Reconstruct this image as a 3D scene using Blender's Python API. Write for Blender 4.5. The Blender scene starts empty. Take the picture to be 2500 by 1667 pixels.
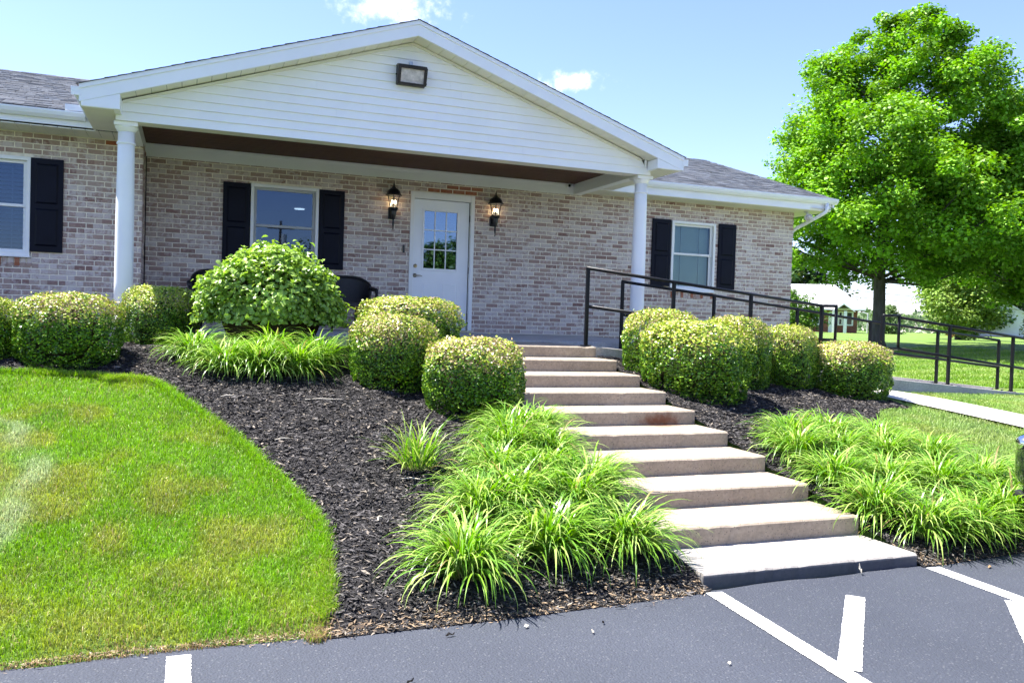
import bpy, math, random
import numpy as np
from mathutils import Vector, Matrix

random.seed(7)
rng = np.random.default_rng(7)
scene = bpy.context.scene
COL = scene.collection
R = math.radians

# ------------------------------------------------------------------ camera
cam_d = bpy.data.cameras.new('camera')
cam = bpy.data.objects.new('camera', cam_d)
COL.objects.link(cam)
CAM = Vector((-3.2386, -12.7138, 0.2243))
yaw, pitch, roll = 0.3695, -0.0259, 0.0314
fwd = Vector((math.sin(yaw)*math.cos(pitch), math.cos(yaw)*math.cos(pitch), math.sin(pitch)))
r0 = Vector((math.cos(yaw), -math.sin(yaw), 0)); u0 = r0.cross(fwd)
RT = math.cos(roll)*r0 + math.sin(roll)*u0
UP = -math.sin(roll)*r0 + math.cos(roll)*u0
M = Matrix.Identity(4)
for i in range(3):
    M[i][0] = RT[i]; M[i][1] = UP[i]; M[i][2] = -fwd[i]; M[i][3] = CAM[i]
cam.matrix_world = M
cam_d.sensor_width = 36.0
cam_d.lens = 36.0*2049.46/2500.0
cam_d.clip_start = 0.05
cam_d.clip_end = 3000
scene.camera = cam

# ------------------------------------------------------------------ sun, sky, exposure
SUN_EL, SUN_AZ = R(64), R(56)          # azimuth measured from +Y towards -X
sd = Vector((-math.sin(SUN_AZ)*math.cos(SUN_EL), math.cos(SUN_AZ)*math.cos(SUN_EL), math.sin(SUN_EL)))
sun_d = bpy.data.lights.new('sun', 'SUN')
sun_d.energy = 5.0
sun_d.angle = R(0.55)
sun_d.color = (1.0, 0.965, 0.90)
sun = bpy.data.objects.new('sun', sun_d)
COL.objects.link(sun)
sun.rotation_euler = sd.to_track_quat('Z', 'Y').to_euler()
sun.location = (-12, 8, 20)

world = bpy.data.worlds.new('World')
scene.world = world
world.use_nodes = True
wt = world.node_tree
wt.nodes.clear()
def WN(t, **k):
    n = wt.nodes.new(t)
    for a, b in k.items(): setattr(n, a, b)
    return n
wout = WN('ShaderNodeOutputWorld'); wbg = WN('ShaderNodeBackground')
sky = WN('ShaderNodeTexSky', sky_type='NISHITA')
sky.sun_disc = False
sky.sun_elevation = SUN_EL
sky.sun_rotation = -SUN_AZ
sky.altitude = 150; sky.air_density = 1.0; sky.dust_density = 0.35; sky.ozone_density = 3.0
wbg.inputs['Strength'].default_value = 0.097
wt.links.new(wbg.outputs[0], wout.inputs[0])
tc = WN('ShaderNodeTexCoord')
wnz = WN('ShaderNodeTexNoise'); wnz.inputs['Scale'].default_value = 42; wnz.inputs['Detail'].default_value = 7; wnz.inputs['Roughness'].default_value = 0.62
wt.links.new(tc.outputs['Generated'], wnz.inputs['Vector'])
def wmath(op, a, b=None, c=None):
    n = WN('ShaderNodeMath', operation=op)
    for i, v in enumerate((a, b, c)):
        if v is None: continue
        if isinstance(v, (int, float)): n.inputs[i].default_value = v
        else: wt.links.new(v, n.inputs[i])
    return n.outputs[0]
def wdot(vec):
    n = WN('ShaderNodeVectorMath', operation='DOT_PRODUCT')
    wt.links.new(tc.outputs['Generated'], n.inputs[0]); n.inputs[1].default_value = vec
    return n.outputs['Value']
cloud = None
# a few small fair-weather clouds round the whole sky: direction, half width, half height
for (dv, wa, wb) in [((0.206, 0.919, 0.340), 0.066, 0.022), ((0.403, 0.874, 0.272), 0.048, 0.0125),
                     ((-0.55, -0.75, 0.38), 0.10, 0.03), ((0.15, -0.93, 0.33), 0.08, 0.02), ((0.8, -0.5, 0.4), 0.07, 0.03), ((-0.9, 0.2, 0.35), 0.06, 0.02)]:
    d = Vector(dv).normalized(); rr = d.cross(Vector((0, 0, 1))).normalized(); uu = rr.cross(d)
    a = wmath('DIVIDE', wdot(rr), wa); b = wmath('DIVIDE', wdot(uu), wb)
    q = wmath('SQRT', wmath('ADD', wmath('MULTIPLY', a, a), wmath('MULTIPLY', b, b)))
    front = wmath('GREATER_THAN', wdot(d), 0.5)
    v = wmath('SUBTRACT', 1.0, q)
    v = wmath('ADD', v, wmath('MULTIPLY', wmath('SUBTRACT', wnz.outputs[0], 0.5), 3.0))
    ss = WN('ShaderNodeMapRange', interpolation_type='SMOOTHSTEP')
    wt.links.new(v, ss.inputs[0]); ss.inputs[1].default_value = -0.1; ss.inputs[2].default_value = 1.7
    m = wmath('MULTIPLY', ss.outputs[0], front)
    cloud = m if cloud is None else wmath('MAXIMUM', cloud, m)
wmix = WN('ShaderNodeMix', data_type='RGBA')
wt.links.new(cloud, wmix.inputs[0])
wt.links.new(sky.outputs[0], wmix.inputs[6])
wmix.inputs[7].default_value = (10.0, 10.4, 9.4, 1)
wtint = WN('ShaderNodeMix', data_type='RGBA', blend_type='MULTIPLY'); wtint.inputs[0].default_value = 1.0
wt.links.new(wmix.outputs[2], wtint.inputs[6]); wtint.inputs[7].default_value = (0.87, 0.815, 1.0, 1)   # camera white balance
wt.links.new(wtint.outputs[2], wbg.inputs[0])

scene.view_settings.view_transform = 'Standard'
scene.view_settings.look = 'None'
scene.view_settings.gamma = 1.0
scene.view_settings.exposure = 1.78
scene.view_settings.use_curve_mapping = False
scene.cycles.max_bounces = 5
scene.cycles.use_adaptive_sampling = True
scene.cycles.adaptive_threshold = 0.02
scene.cycles.diffuse_bounces = 4
scene.cycles.transparent_max_bounces = 10
scene.cycles.caustics_reflective = False
scene.cycles.caustics_refractive = False
scene.render.film_transparent = False

# ------------------------------------------------------------------ materials
MATS = {}
class NT:
    def __init__(s, m): s.t = m.node_tree
    def n(s, t, **k):
        x = s.t.nodes.new(t)
        for a, b in k.items(): setattr(x, a, b)
        return x
    def l(s, a, b): s.t.links.new(a, b)
    def math(s, op, a, b=None, c=None):
        x = s.n('ShaderNodeMath', operation=op)
        for i, v in enumerate((a, b, c)):
            if v is None: continue
            if isinstance(v, (int, float)): x.inputs[i].default_value = v
            else: s.l(v, x.inputs[i])
        return x.outputs[0]
    def noise(s, scale, detail=4, rough=0.55, vec=None, dist=0.0):
        x = s.n('ShaderNodeTexNoise'); x.inputs['Scale'].default_value = scale; x.inputs['Detail'].default_value = detail
        x.inputs['Roughness'].default_value = rough; x.inputs['Distortion'].default_value = dist
        if vec is not None: s.l(vec, x.inputs['Vector'])
        return x
    def ramp(s, fac, stops, interp='LINEAR'):
        x = s.n('ShaderNodeValToRGB'); x.color_ramp.interpolation = interp
        el = x.color_ramp.elements
        while len(el) < len(stops): el.new(0.5)
        for e, (p, c) in zip(el, stops):
            e.position = p; e.color = (*c, 1) if len(c) == 3 else c
        s.l(fac, x.inputs[0]); return x.outputs[0]
    def mix(s, fac, a, b, mode='MIX'):
        x = s.n('ShaderNodeMix', data_type='RGBA', blend_type=mode)
        for i, v in ((0, fac), (6, a), (7, b)):
            if isinstance(v, (int, float)): x.inputs[i].default_value = v
            elif isinstance(v, tuple): x.inputs[i].default_value = (*v, 1)
            else: s.l(v, x.inputs[i])
        return x.outputs[2]
    def maprange(s, v, a, b, c=0.0, d=1.0, smooth=False):
        x = s.n('ShaderNodeMapRange')
        if smooth: x.interpolation_type = 'SMOOTHSTEP'
        s.l(v, x.inputs[0])
        for i, q in enumerate((a, b, c, d)): x.inputs[i+1].default_value = q
        return x.outputs[0]
    def pos(s): return s.n('ShaderNodeNewGeometry').outputs['Position']
    def bump(s, hgt, strength, dist=0.01):
        x = s.n('ShaderNodeBump'); x.inputs['Strength'].default_value = strength; x.inputs['Distance'].default_value = dist
        s.l(hgt, x.inputs['Height']); return x.outputs[0]

def newmat(name):
    m = bpy.data.materials.new(name); m.use_nodes = True
    t = NT(m); b = m.node_tree.nodes['Principled BSDF']
    MATS[name] = m
    return m, t, b

def plain(name, col, rough=0.5, spec=0.5, metal=0.0, var=0.12, scale=3.0, bumps=0.0, bscale=60.0, coat=0.0):
    m, t, b = newmat(name)
    p = t.pos()
    n = t.noise(scale, 5, 0.6, p)
    lo = tuple(c*(1-var) for c in col); hi = tuple(min(1, c*(1+var)) for c in col)
    c = t.ramp(n.outputs[0], [(0.3, lo), (0.7, hi)])
    t.l(c, b.inputs['Base Color'])
    b.inputs['Roughness'].default_value = rough
    b.inputs['Specular IOR Level'].default_value = spec
    b.inputs['Metallic'].default_value = metal
    b.inputs['Coat Weight'].default_value = coat
    if bumps:
        n2 = t.noise(bscale, 4, 0.6, p)
        t.l(t.bump(n2.outputs[0], bumps, 0.01), b.inputs['Normal'])
    return m

plain('white_vinyl', (0.86, 0.86, 0.86), 0.42, 0.4, var=0.03, scale=1.6)
plain('white_aluminium', (0.84, 0.85, 0.87), 0.33, 0.5, var=0.03, scale=2)
plain('cream_soffit', (0.76, 0.74, 0.65), 0.5, 0.4, var=0.05, scale=2)
plain('column_white', (0.87, 0.87, 0.87), 0.4, 0.45, var=0.03, scale=2)
plain('door_white', (0.85, 0.86, 0.87), 0.4, 0.45, var=0.03, scale=3)
plain('frame_white', (0.82, 0.82, 0.80), 0.45, 0.4, var=0.04)
plain('sash_grey', (0.42, 0.43, 0.43), 0.45, 0.4, var=0.05)
plain('navy_shutter', (0.0035, 0.0045, 0.012), 0.5, 0.15, var=0.2, scale=6)
plain('black_iron', (0.008, 0.008, 0.010), 0.32, 0.5, var=0.25, scale=10)
plain('rail_paint', (0.005, 0.0055, 0.007), 0.42, 0.22, var=0.25, scale=9)
plain('satin_nickel', (0.45, 0.42, 0.36), 0.3, 0.5, metal=1.0)
plain('brass', (0.55, 0.42, 0.2), 0.3, 0.5, metal=1.0)
plain('bronze_housing', (0.022, 0.017, 0.014), 0.45, 0.4, var=0.2)
plain('galvanised', (0.42, 0.47, 0.55), 0.45, 0.4, metal=0.3)
plain('gap_black', (0.012, 0.011, 0.010), 0.8, 0.1)
plain('room_wall', (0.10, 0.095, 0.09), 0.85, 0.1)
plain('blind_white', (0.68, 0.70, 0.70), 0.55, 0.3, var=0.04)
plain('blind_green', (0.50, 0.57, 0.47), 0.6, 0.3, var=0.05)
plain('wicker', (0.014, 0.012, 0.012), 0.4, 0.45, var=0.35, scale=40, bumps=0.6, bscale=120)
plain('car_paint', (0.006, 0.007, 0.011), 0.06, 0.6, var=0.1, coat=1.0)
plain('car_trim', (0.012, 0.012, 0.012), 0.5, 0.3)
plain('tyre', (0.015, 0.015, 0.015), 0.75, 0.25, bumps=0.3)
plain('alloy', (0.5, 0.5, 0.52), 0.25, 0.5, metal=1.0)
plain('chrome', (0.75, 0.76, 0.78), 0.08, 0.5, metal=1.0)
plain('plinth_concrete', (0.34, 0.32, 0.29), 0.8, 0.2, var=0.15, scale=6, bumps=0.3)
plain('twigs', (0.045, 0.036, 0.02), 0.9, 0.1, var=0.4, scale=30)
plain('wire', (0.02, 0.02, 0.02), 0.6, 0.2)
plain('far_white', (0.72, 0.73, 0.74), 0.6, 0.3, var=0.04)
plain('far_roof', (0.46, 0.45, 0.45), 0.85, 0.1, var=0.12, scale=1.5)
plain('far_brick', (0.20, 0.085, 0.06), 0.85, 0.15, var=0.3, scale=5)
plain('far_brick_pale', (0.42, 0.28, 0.24), 0.85, 0.15, var=0.2, scale=5)
plain('far_glass', (0.02, 0.025, 0.03), 0.08, 0.6)
plain('flood_lens', (0.55, 0.50, 0.46), 0.2, 0.6, var=0.35, scale=14, coat=0.6)
plain('leaf_debris', (0.30, 0.19, 0.10), 0.8, 0.2, var=0.4, scale=40)
plain('pale_debris', (0.55, 0.50, 0.40), 0.8, 0.2, var=0.2, scale=40)
plain('dark_debris', (0.012, 0.011, 0.010), 0.85, 0.1, var=0.4, scale=40)
plain('lamp_post', (0.55, 0.56, 0.57), 0.5, 0.4)

def emis(name, col, s):
    m, t, b = newmat(name)
    b.inputs['Base Color'].default_value = (*col, 1)
    b.inputs['Emission Color'].default_value = (*col, 1)
    b.inputs['Emission Strength'].default_value = s
emis('bulb', (1.0, 0.72, 0.42), 8)
emis('downlight', (1.0, 0.9, 0.75), 3.0)

def glassmat(name, tint, ior=1.55, rough=0.015, extra=0.0):
    m, t, b = newmat(name)
    out = t.t.nodes['Material Output']; t.t.nodes.remove(b)
    tr = t.n('ShaderNodeBsdfTransparent'); tr.inputs[0].default_value = (*tint, 1)
    gl = t.n('ShaderNodeBsdfGlossy'); gl.inputs['Roughness'].default_value = rough; gl.inputs[0].default_value = (0.55, 0.74, 1, 1)
    nz = t.noise(1.3, 2, 0.5, t.pos()); t.l(t.bump(nz.outputs[0], 0.02, 0.05), gl.inputs['Normal'])
    fr = t.n('ShaderNodeFresnel'); fr.inputs[0].default_value = ior
    f = t.math('ADD', fr.outputs[0], extra)
    mx = t.n('ShaderNodeMixShader'); t.l(f, mx.inputs[0]); t.l(tr.outputs[0], mx.inputs[1]); t.l(gl.outputs[0], mx.inputs[2])
    t.l(mx.outputs[0], out.inputs[0])
glassmat('window_glass', (0.24, 0.30, 0.37), 1.5, extra=0.04)
glassmat('clear_glass', (0.80, 0.86, 0.84), 1.45, extra=0.0)
glassmat('blue_glass', (0.50, 0.56, 0.62), 1.5, extra=0.03)
glassmat('door_glass', (0.40, 0.46, 0.50), 1.5, extra=0.16)
glassmat('lantern_glass', (0.9, 0.88, 0.84), 1.5, 0.03, extra=0.02)
glassmat('car_glass', (0.10, 0.11, 0.12), 1.6, 0.01, extra=0.05)

# --- brick: colour chosen per brick from its position in the bond
BL, BH = 0.2032, 0.0677
def brick_material(name, cols, wash):
    m, t, b = newmat(name)
    p = t.pos()
    sx = t.n('ShaderNodeSeparateXYZ'); t.l(p, sx.inputs[0])
    row = t.math('FLOOR', t.math('DIVIDE', t.math('ADD', sx.outputs[2], 10*BH), BH))
    par = t.math('MULTIPLY', t.math('MODULO', row, 2.0), 0.5)
    ix = t.math('FLOOR', t.math('ADD', t.math('DIVIDE', t.math('ADD', sx.outputs[0], sx.outputs[1]), BL), par))
    cv = t.n('ShaderNodeCombineXYZ'); t.l(row, cv.inputs[0]); t.l(ix, cv.inputs[1])
    wn = t.n('ShaderNodeTexWhiteNoise', noise_dimensions='2D'); t.l(cv.outputs[0], wn.inputs['Vector'])
    body = t.ramp(wn.outputs['Value'], cols)
    # offset the detail noise per brick so that neighbours do not share blotches
    off = t.n('ShaderNodeVectorMath', operation='MULTIPLY_ADD'); t.l(wn.outputs['Color'], off.inputs[0]); off.inputs[1].default_value = (7, 7, 7); t.l(p, off.inputs[2])
    n1 = t.noise(16, 5, 0.62, off.outputs[0], 0.4)
    sep = t.n('ShaderNodeSeparateColor'); t.l(wn.outputs['Color'], sep.inputs[0])
    amt = t.maprange(sep.outputs[1], 0, 1, -0.16, 0.20)
    wfac = t.maprange(t.math('ADD', n1.outputs[0], amt), 0.40, 0.68, 0, wash, True)
    c = t.mix(wfac, body, (0.65, 0.58, 0.545))
    n2 = t.noise(70, 3, 0.6, off.outputs[0])
    dark = t.maprange(n2.outputs[0], 0.64, 0.74, 0, 0.6, True)
    c = t.mix(dark, c, (0.10, 0.065, 0.055))
    n3 = t.noise(240, 2, 0.6, p)
    c = t.mix(0.25, c, t.ramp(n3.outputs[0], [(0.3, (0.3, 0.3, 0.3)), (0.7, (0.9, 0.9, 0.9))]), 'OVERLAY')
    t.l(c, b.inputs['Base Color'])
    b.inputs['Roughness'].default_value = 0.85; b.inputs['Specular IOR Level'].default_value = 0.2
    t.l(t.bump(t.math('ADD', n2.outputs[0], n3.outputs[0]), 0.35, 0.006), b.inputs['Normal'])
    return m
brick_material('brick', [(0.0, (0.23, 0.135, 0.115)), (0.12, (0.31, 0.205, 0.172)), (0.45, (0.39, 0.285, 0.243)), (0.7, (0.35, 0.25, 0.212)), (1.0, (0.44, 0.345, 0.29))], 0.72)
brick_material('red_brick', [(0.0, (0.28, 0.09, 0.045)), (1.0, (0.34, 0.12, 0.06))], 0.10)
plain('mortar', (0.82, 0.76, 0.63), 0.9, 0.1, var=0.12, scale=20, bumps=0.4, bscale=200)

def concrete(name, c1, c2, speck, stain=None):
    m, t, b = newmat(name)
    p = t.pos()
    n1 = t.noise(2.2, 6, 0.6, p); n2 = t.noise(38, 5, 0.65, p)
    c = t.ramp(n1.outputs[0], [(0.3, c1), (0.7, c2)])
    c = t.mix(0.35, c, t.ramp(n2.outputs[0], [(0.35, (0.30, 0.30, 0.30)), (0.65, (0.72, 0.72, 0.72))]), 'OVERLAY')
    vo = t.n('ShaderNodeTexVoronoi'); vo.inputs['Scale'].default_value = 62; t.l(p, vo.inputs['Vector'])
    sv = t.n('ShaderNodeSeparateColor'); t.l(vo.outputs['Color'], sv.inputs[0])
    pit = t.math('MULTIPLY', t.math('LESS_THAN', vo.outputs['Distance'], 0.26), t.math('GREATER_THAN', sv.outputs[0], 0.72))
    c = t.mix(t.math('MULTIPLY', pit, speck), c, (0.07, 0.06, 0.055))
    if stain:
        for (ctr, rad, col, k) in stain:
            d = t.n('ShaderNodeVectorMath', operation='SUBTRACT'); t.l(p, d.inputs[0]); d.inputs[1].default_value = ctr
            e = t.n('ShaderNodeVectorMath', operation='DIVIDE'); t.l(d.outputs[0], e.inputs[0]); e.inputs[1].default_value = rad
            L = t.n('ShaderNodeVectorMath', operation='LENGTH'); t.l(e.outputs[0], L.inputs[0])
            ns = t.noise(14, 4, 0.6, p)
            f = t.maprange(t.math('ADD', L.outputs['Value'], t.math('MULTIPLY', t.math('SUBTRACT', ns.outputs[0], 0.5), 1.1)), 1.0, 0.1, 0, k, True)
            c = t.mix(f, c, col)
    t.l(c, b.inputs['Base Color'])
    b.inputs['Roughness'].default_value = 0.88; b.inputs['Specular IOR Level'].default_value = 0.2
    hgt = t.math('SUBTRACT', n2.outputs[0], t.math('MULTIPLY', pit, 0.6))
    t.l(t.bump(hgt, 0.3, 0.006), b.inputs['Normal'])
    return m
concrete('step_concrete', (0.285, 0.234, 0.176), (0.375, 0.312, 0.242), 0.65,
         stain=[((0.93, -5.91, -0.685), (0.32, 0.17, 0.11), (0.17, 0.062, 0.024), 0.9)])
def dark_riser_step():
    # grey concrete, coloured dark slate on the front riser below its top edge
    m = concrete('grey_concrete', (0.32, 0.295, 0.265), (0.40, 0.37, 0.335), 0.3)
    t = NT(m); b = m.node_tree.nodes['Principled BSDF']; p = t.pos()
    src = b.inputs['Base Color'].links[0].from_socket
    sx = t.n('ShaderNodeSeparateXYZ'); t.l(p, sx.inputs[0]); n = t.noise(9, 4, 0.6, p)
    f = t.maprange(t.math('ADD', sx.outputs[2], t.math('MULTIPLY', n.outputs[0], 0.012)), -1.246, -1.262, 0, 0.80)
    f2 = t.math('MULTIPLY', f, t.maprange(sx.outputs[1], -8.50, -8.53, 0, 1))
    t.l(t.mix(f2, src, (0.060, 0.064, 0.076)), b.inputs['Base Color'])
dark_riser_step()
concrete('ramp_concrete', (0.36, 0.335, 0.31), (0.50, 0.47, 0.43), 0.4)
concrete('walk_concrete', (0.55, 0.51, 0.46), (0.64, 0.60, 0.55), 0.2)

def asphalt():
    m, t, b = newmat('asphalt')
    p = t.pos()
    n1 = t.noise(0.35, 5, 0.62, p); n2 = t.noise(90, 4, 0.75, p)
    c = t.ramp(n1.outputs[0], [(0.3, (0.034, 0.039, 0.053)), (0.7, (0.060, 0.067, 0.087))])
    vo = t.n('ShaderNodeTexVoronoi'); vo.inputs['Scale'].default_value = 85; t.l(p, vo.inputs['Vector'])
    sv = t.n('ShaderNodeSeparateColor'); t.l(vo.outputs['Color'], sv.inputs[0])
    lite = t.math('MULTIPLY', t.math('GREATER_THAN', sv.outputs[0], 0.90), t.math('LESS_THAN', vo.outputs['Distance'], 0.45))
    c = t.mix(t.math('MULTIPLY', lite, 0.45), c, (0.14, 0.145, 0.155))
    drk = t.maprange(n2.outputs[0], 0.50, 0.36, 0, 1)
    c = t.mix(t.math('MULTIPLY', drk, 0.55), c, (0.030, 0.031, 0.037))
    t.l(c, b.inputs['Base Color'])
    b.inputs['Roughness'].default_value = 0.75; b.inputs['Specular IOR Level'].default_value = 0.3
    t.l(t.bump(t.math('ADD', n2.outputs[0], t.math('MULTIPLY', vo.outputs['Distance'], 0.7)), 0.7, 0.008), b.inputs['Normal'])
asphalt()
def paint():
    m, t, b = newmat('line_paint')
    p = t.pos(); n = t.noise(60, 4, 0.7, p); n2 = t.noise(5, 4, 0.6, p)
    c = t.ramp(n2.outputs[0], [(0.25, (0.68, 0.68, 0.66)), (0.6, (0.80, 0.80, 0.78))])
    w = t.maprange(n.outputs[0], 0.30, 0.36, 1, 0)
    c = t.mix(t.math('MULTIPLY', w, 0.75), c, (0.12, 0.12, 0.13))
    t.l(c, b.inputs['Base Color']); b.inputs['Roughness'].default_value = 0.6
    t.l(t.bump(n.outputs[0], 0.5, 0.006), b.inputs['Normal'])
paint()
def lawn_mat():
    m, t, b = newmat('lawn_soil_grass')
    p = t.pos()
    n1 = t.noise(0.55, 5, 0.6, p); n2 = t.noise(5, 5, 0.65, p); n3 = t.noise(95, 4, 0.7, p)
    c = t.ramp(n1.outputs[0], [(0.32, (0.085, 0.175, 0.018)), (0.55, (0.125, 0.215, 0.028)), (0.72, (0.19, 0.225, 0.055))])
    c = t.mix(t.maprange(n2.outputs[0], 0.5, 0.75, 0, 0.45), c, (0.23, 0.27, 0.07))
    # mowing stripes: the blades lean one way, then the other
    sx = t.n('ShaderNodeSeparateXYZ'); t.l(p, sx.inputs[0])
    q = t.math('ADD', t.math('MULTIPLY', sx.outputs[1], 1.0), t.math('MULTIPLY', sx.outputs[0], -0.16))
    s = t.math('SINE', t.math('ADD', t.math('MULTIPLY', q, 4.2), t.math('MULTIPLY', n1.outputs[0], 3.0)))
    c = t.mix(t.maprange(s, -0.2, 0.9, 0, 0.30), c, (0.24, 0.33, 0.08))
    c = t.mix(0.75, c, t.ramp(n3.outputs[0], [(0.3, (0.22, 0.22, 0.22)), (0.7, (0.78, 0.78, 0.78))]), 'OVERLAY')
    t.l(c, b.inputs['Base Color'])
    b.inputs['Roughness'].default_value = 0.7; b.inputs['Specular IOR Level'].default_value = 0.25
    t.l(t.bump(t.math('ADD', n3.outputs[0], n2.outputs[0]), 0.9, 0.03), b.inputs['Normal'])
lawn_mat()
def mulch_mat():
    m, t, b = newmat('mulch')
    p = t.pos()
    n1 = t.noise(55, 5, 0.7, p, 1.0); n2 = t.noise(2, 4, 0.6, p)
    c = t.ramp(n1.outputs[0], [(0.35, (0.012, 0.011, 0.011)), (0.62, (0.050, 0.046, 0.046)), (0.75, (0.12, 0.108, 0.098))])
    t.l(c, b.inputs['Base Color']); b.inputs['Roughness'].default_value = 0.9; b.inputs['Specular IOR Level'].default_value = 0.2
    t.l(t.bump(n1.outputs[0], 1.0, 0.03), b.inputs['Normal'])
mulch_mat()
def colmat(name, rough=0.5, transl=0.0, spec=0.35, tr_gain=1.0, var=0.25, vscale=8):
    m, t, b = newmat(name)
    at = t.n('ShaderNodeAttribute', attribute_name='col')
    n = t.noise(vscale, 3, 0.5, t.pos())
    c = t.mix(var, at.outputs['Color'], t.ramp(n.outputs[0], [(0.3, (0.28, 0.28, 0.28)), (0.7, (0.75, 0.75, 0.75))]), 'OVERLAY')
    t.l(c, b.inputs['Base Color']); b.inputs['Roughness'].default_value = rough; b.inputs['Specular IOR Level'].default_value = spec
    if transl:
        out = t.t.nodes['Material Output']
        tl = t.n('ShaderNodeBsdfTranslucent')
        hs = t.n('ShaderNodeHueSaturation'); hs.inputs['Saturation'].default_value = 1.12; hs.inputs['Value'].default_value = tr_gain; t.l(c, hs.inputs['Color'])
        t.l(hs.outputs[0], tl.inputs[0])
        mx = t.n('ShaderNodeMixShader'); mx.inputs[0].default_value = transl
        t.l(b.outputs[0], mx.inputs[1]); t.l(tl.outputs[0], mx.inputs[2]); t.l(mx.outputs[0], out.inputs[0])
colmat('grass_blade', 0.45, 0.35, 0.4, 1.3, 0.2)
colmat('lily_blade', 0.34, 0.34, 0.45, 1.25, 0.15)
colmat('box_leaf', 0.38, 0.13, 0.45, 1.2, 0.15)
colmat('shrub_leaf', 0.36, 0.30, 0.5, 1.25, 0.12)
colmat('tree_leaf', 0.5, 0.28, 0.25, 1.2, 0.25, 1.2)
colmat('chips', 0.85, 0.0, 0.2)
def bark():
    m, t, b = newmat('bark')
    p = t.pos(); mp = t.n('ShaderNodeMapping'); mp.inputs['Scale'].default_value = (6, 6, 1.2); t.l(p, mp.inputs[0])
    n = t.noise(2.2, 6, 0.65, mp.outputs[0])
    t.l(t.ramp(n.outputs[0], [(0.3, (0.028, 0.024, 0.022)), (0.7, (0.095, 0.082, 0.072))]), b.inputs['Base Color'])
    b.inputs['Roughness'].default_value = 0.9; t.l(t.bump(n.outputs[0], 0.8, 0.05), b.inputs['Normal'])
bark()
def shingle_mat():
    m, t, b = newmat('shingle')
    p = t.pos()
    at = t.n('ShaderNodeAttribute', attribute_name='col')
    n = t.noise(160, 2, 0.7, p)
    c = t.mix(0.5, at.outputs['Color'], t.ramp(n.outputs[0], [(0.3, (0.25, 0.25, 0.25)), (0.7, (0.78, 0.78, 0.78))]), 'OVERLAY')
    t.l(c, b.inputs['Base Color']); b.inputs['Roughness'].default_value = 0.9; b.inputs['Specular IOR Level'].default_value = 0.2
    t.l(t.bump(n.outputs[0], 0.4, 0.005), b.inputs['Normal'])
shingle_mat()
def wood_mat():
    m, t, b = newmat('ceiling_wood')
    p = t.pos(); mp = t.n('ShaderNodeMapping'); mp.inputs['Scale'].default_value = (0.6, 14, 14); t.l(p, mp.inputs[0])
    n = t.noise(2.5, 5, 0.6, mp.outputs[0], 0.6)
    t.l(t.ramp(n.outputs[0], [(0.3, (0.070, 0.031, 0.018)), (0.7, (0.125, 0.058, 0.034))]), b.inputs['Base Color'])
    b.inputs['Roughness'].default_value = 0.5; b.inputs['Specular IOR Level'].default_value = 0.15
wood_mat()

# ------------------------------------------------------------------ mesh helpers
def np_mesh(name, verts, faces, colors=None, smooth=False):
    """verts (N,3), faces (M,3|4) arrays; colors per vertex (N,3)"""
    verts = np.asarray(verts, np.float32); faces = np.asarray(faces, np.int32)
    me = bpy.data.meshes.new(name)
    k = faces.shape[1]; mcount = faces.shape[0]
    me.vertices.add(len(verts)); me.vertices.foreach_set('co', verts.ravel())
    me.loops.add(mcount*k); me.loops.foreach_set('vertex_index', faces.ravel())
    me.polygons.add(mcount); me.polygons.foreach_set('loop_start', np.arange(0, mcount*k, k, dtype=np.int32))
    if smooth: me.polygons.foreach_set('use_smooth', np.ones(mcount, bool))
    if colors is not None:
        ca = me.color_attributes.new('col', 'FLOAT_COLOR', 'POINT')
        c4 = np.ones((len(verts), 4), np.float32); c4[:, :3] = colors
        ca.data.foreach_set('color', c4.ravel())
    me.update(calc_edges=True)
    return me

def link(name, me, matn=None, parent=None, loc=(0, 0, 0), rz=0.0):
    o = bpy.data.objects.new(name, me); COL.objects.link(o)
    if me is not None and matn is not None and len(me.materials) == 0: me.materials.append(MATS[matn])
    if parent is not None: o.parent = parent
    o.location = loc
    if rz: o.rotation_euler = (0, 0, rz)
    return o
def tag(o, label=None, cat=None, group=None, kind=None):
    if label: o['label'] = label
    if cat: o['category'] = cat
    if group: o['group'] = group
    if kind: o['kind'] = kind
    return o
def thing(name, loc, label, cat, group=None, rz=0.0):
    o = bpy.data.objects.new(name, None); COL.objects.link(o)
    o.empty_display_size = 0.2
    o.location = loc; o.rotation_euler = (0, 0, rz)
    return tag(o, label, cat, group)
def copy_tree(o, parent=None):
    c = o.copy(); COL.objects.link(c); c.parent = parent
    for ch in list(o.children): copy_tree(ch, c)
    return c

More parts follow.
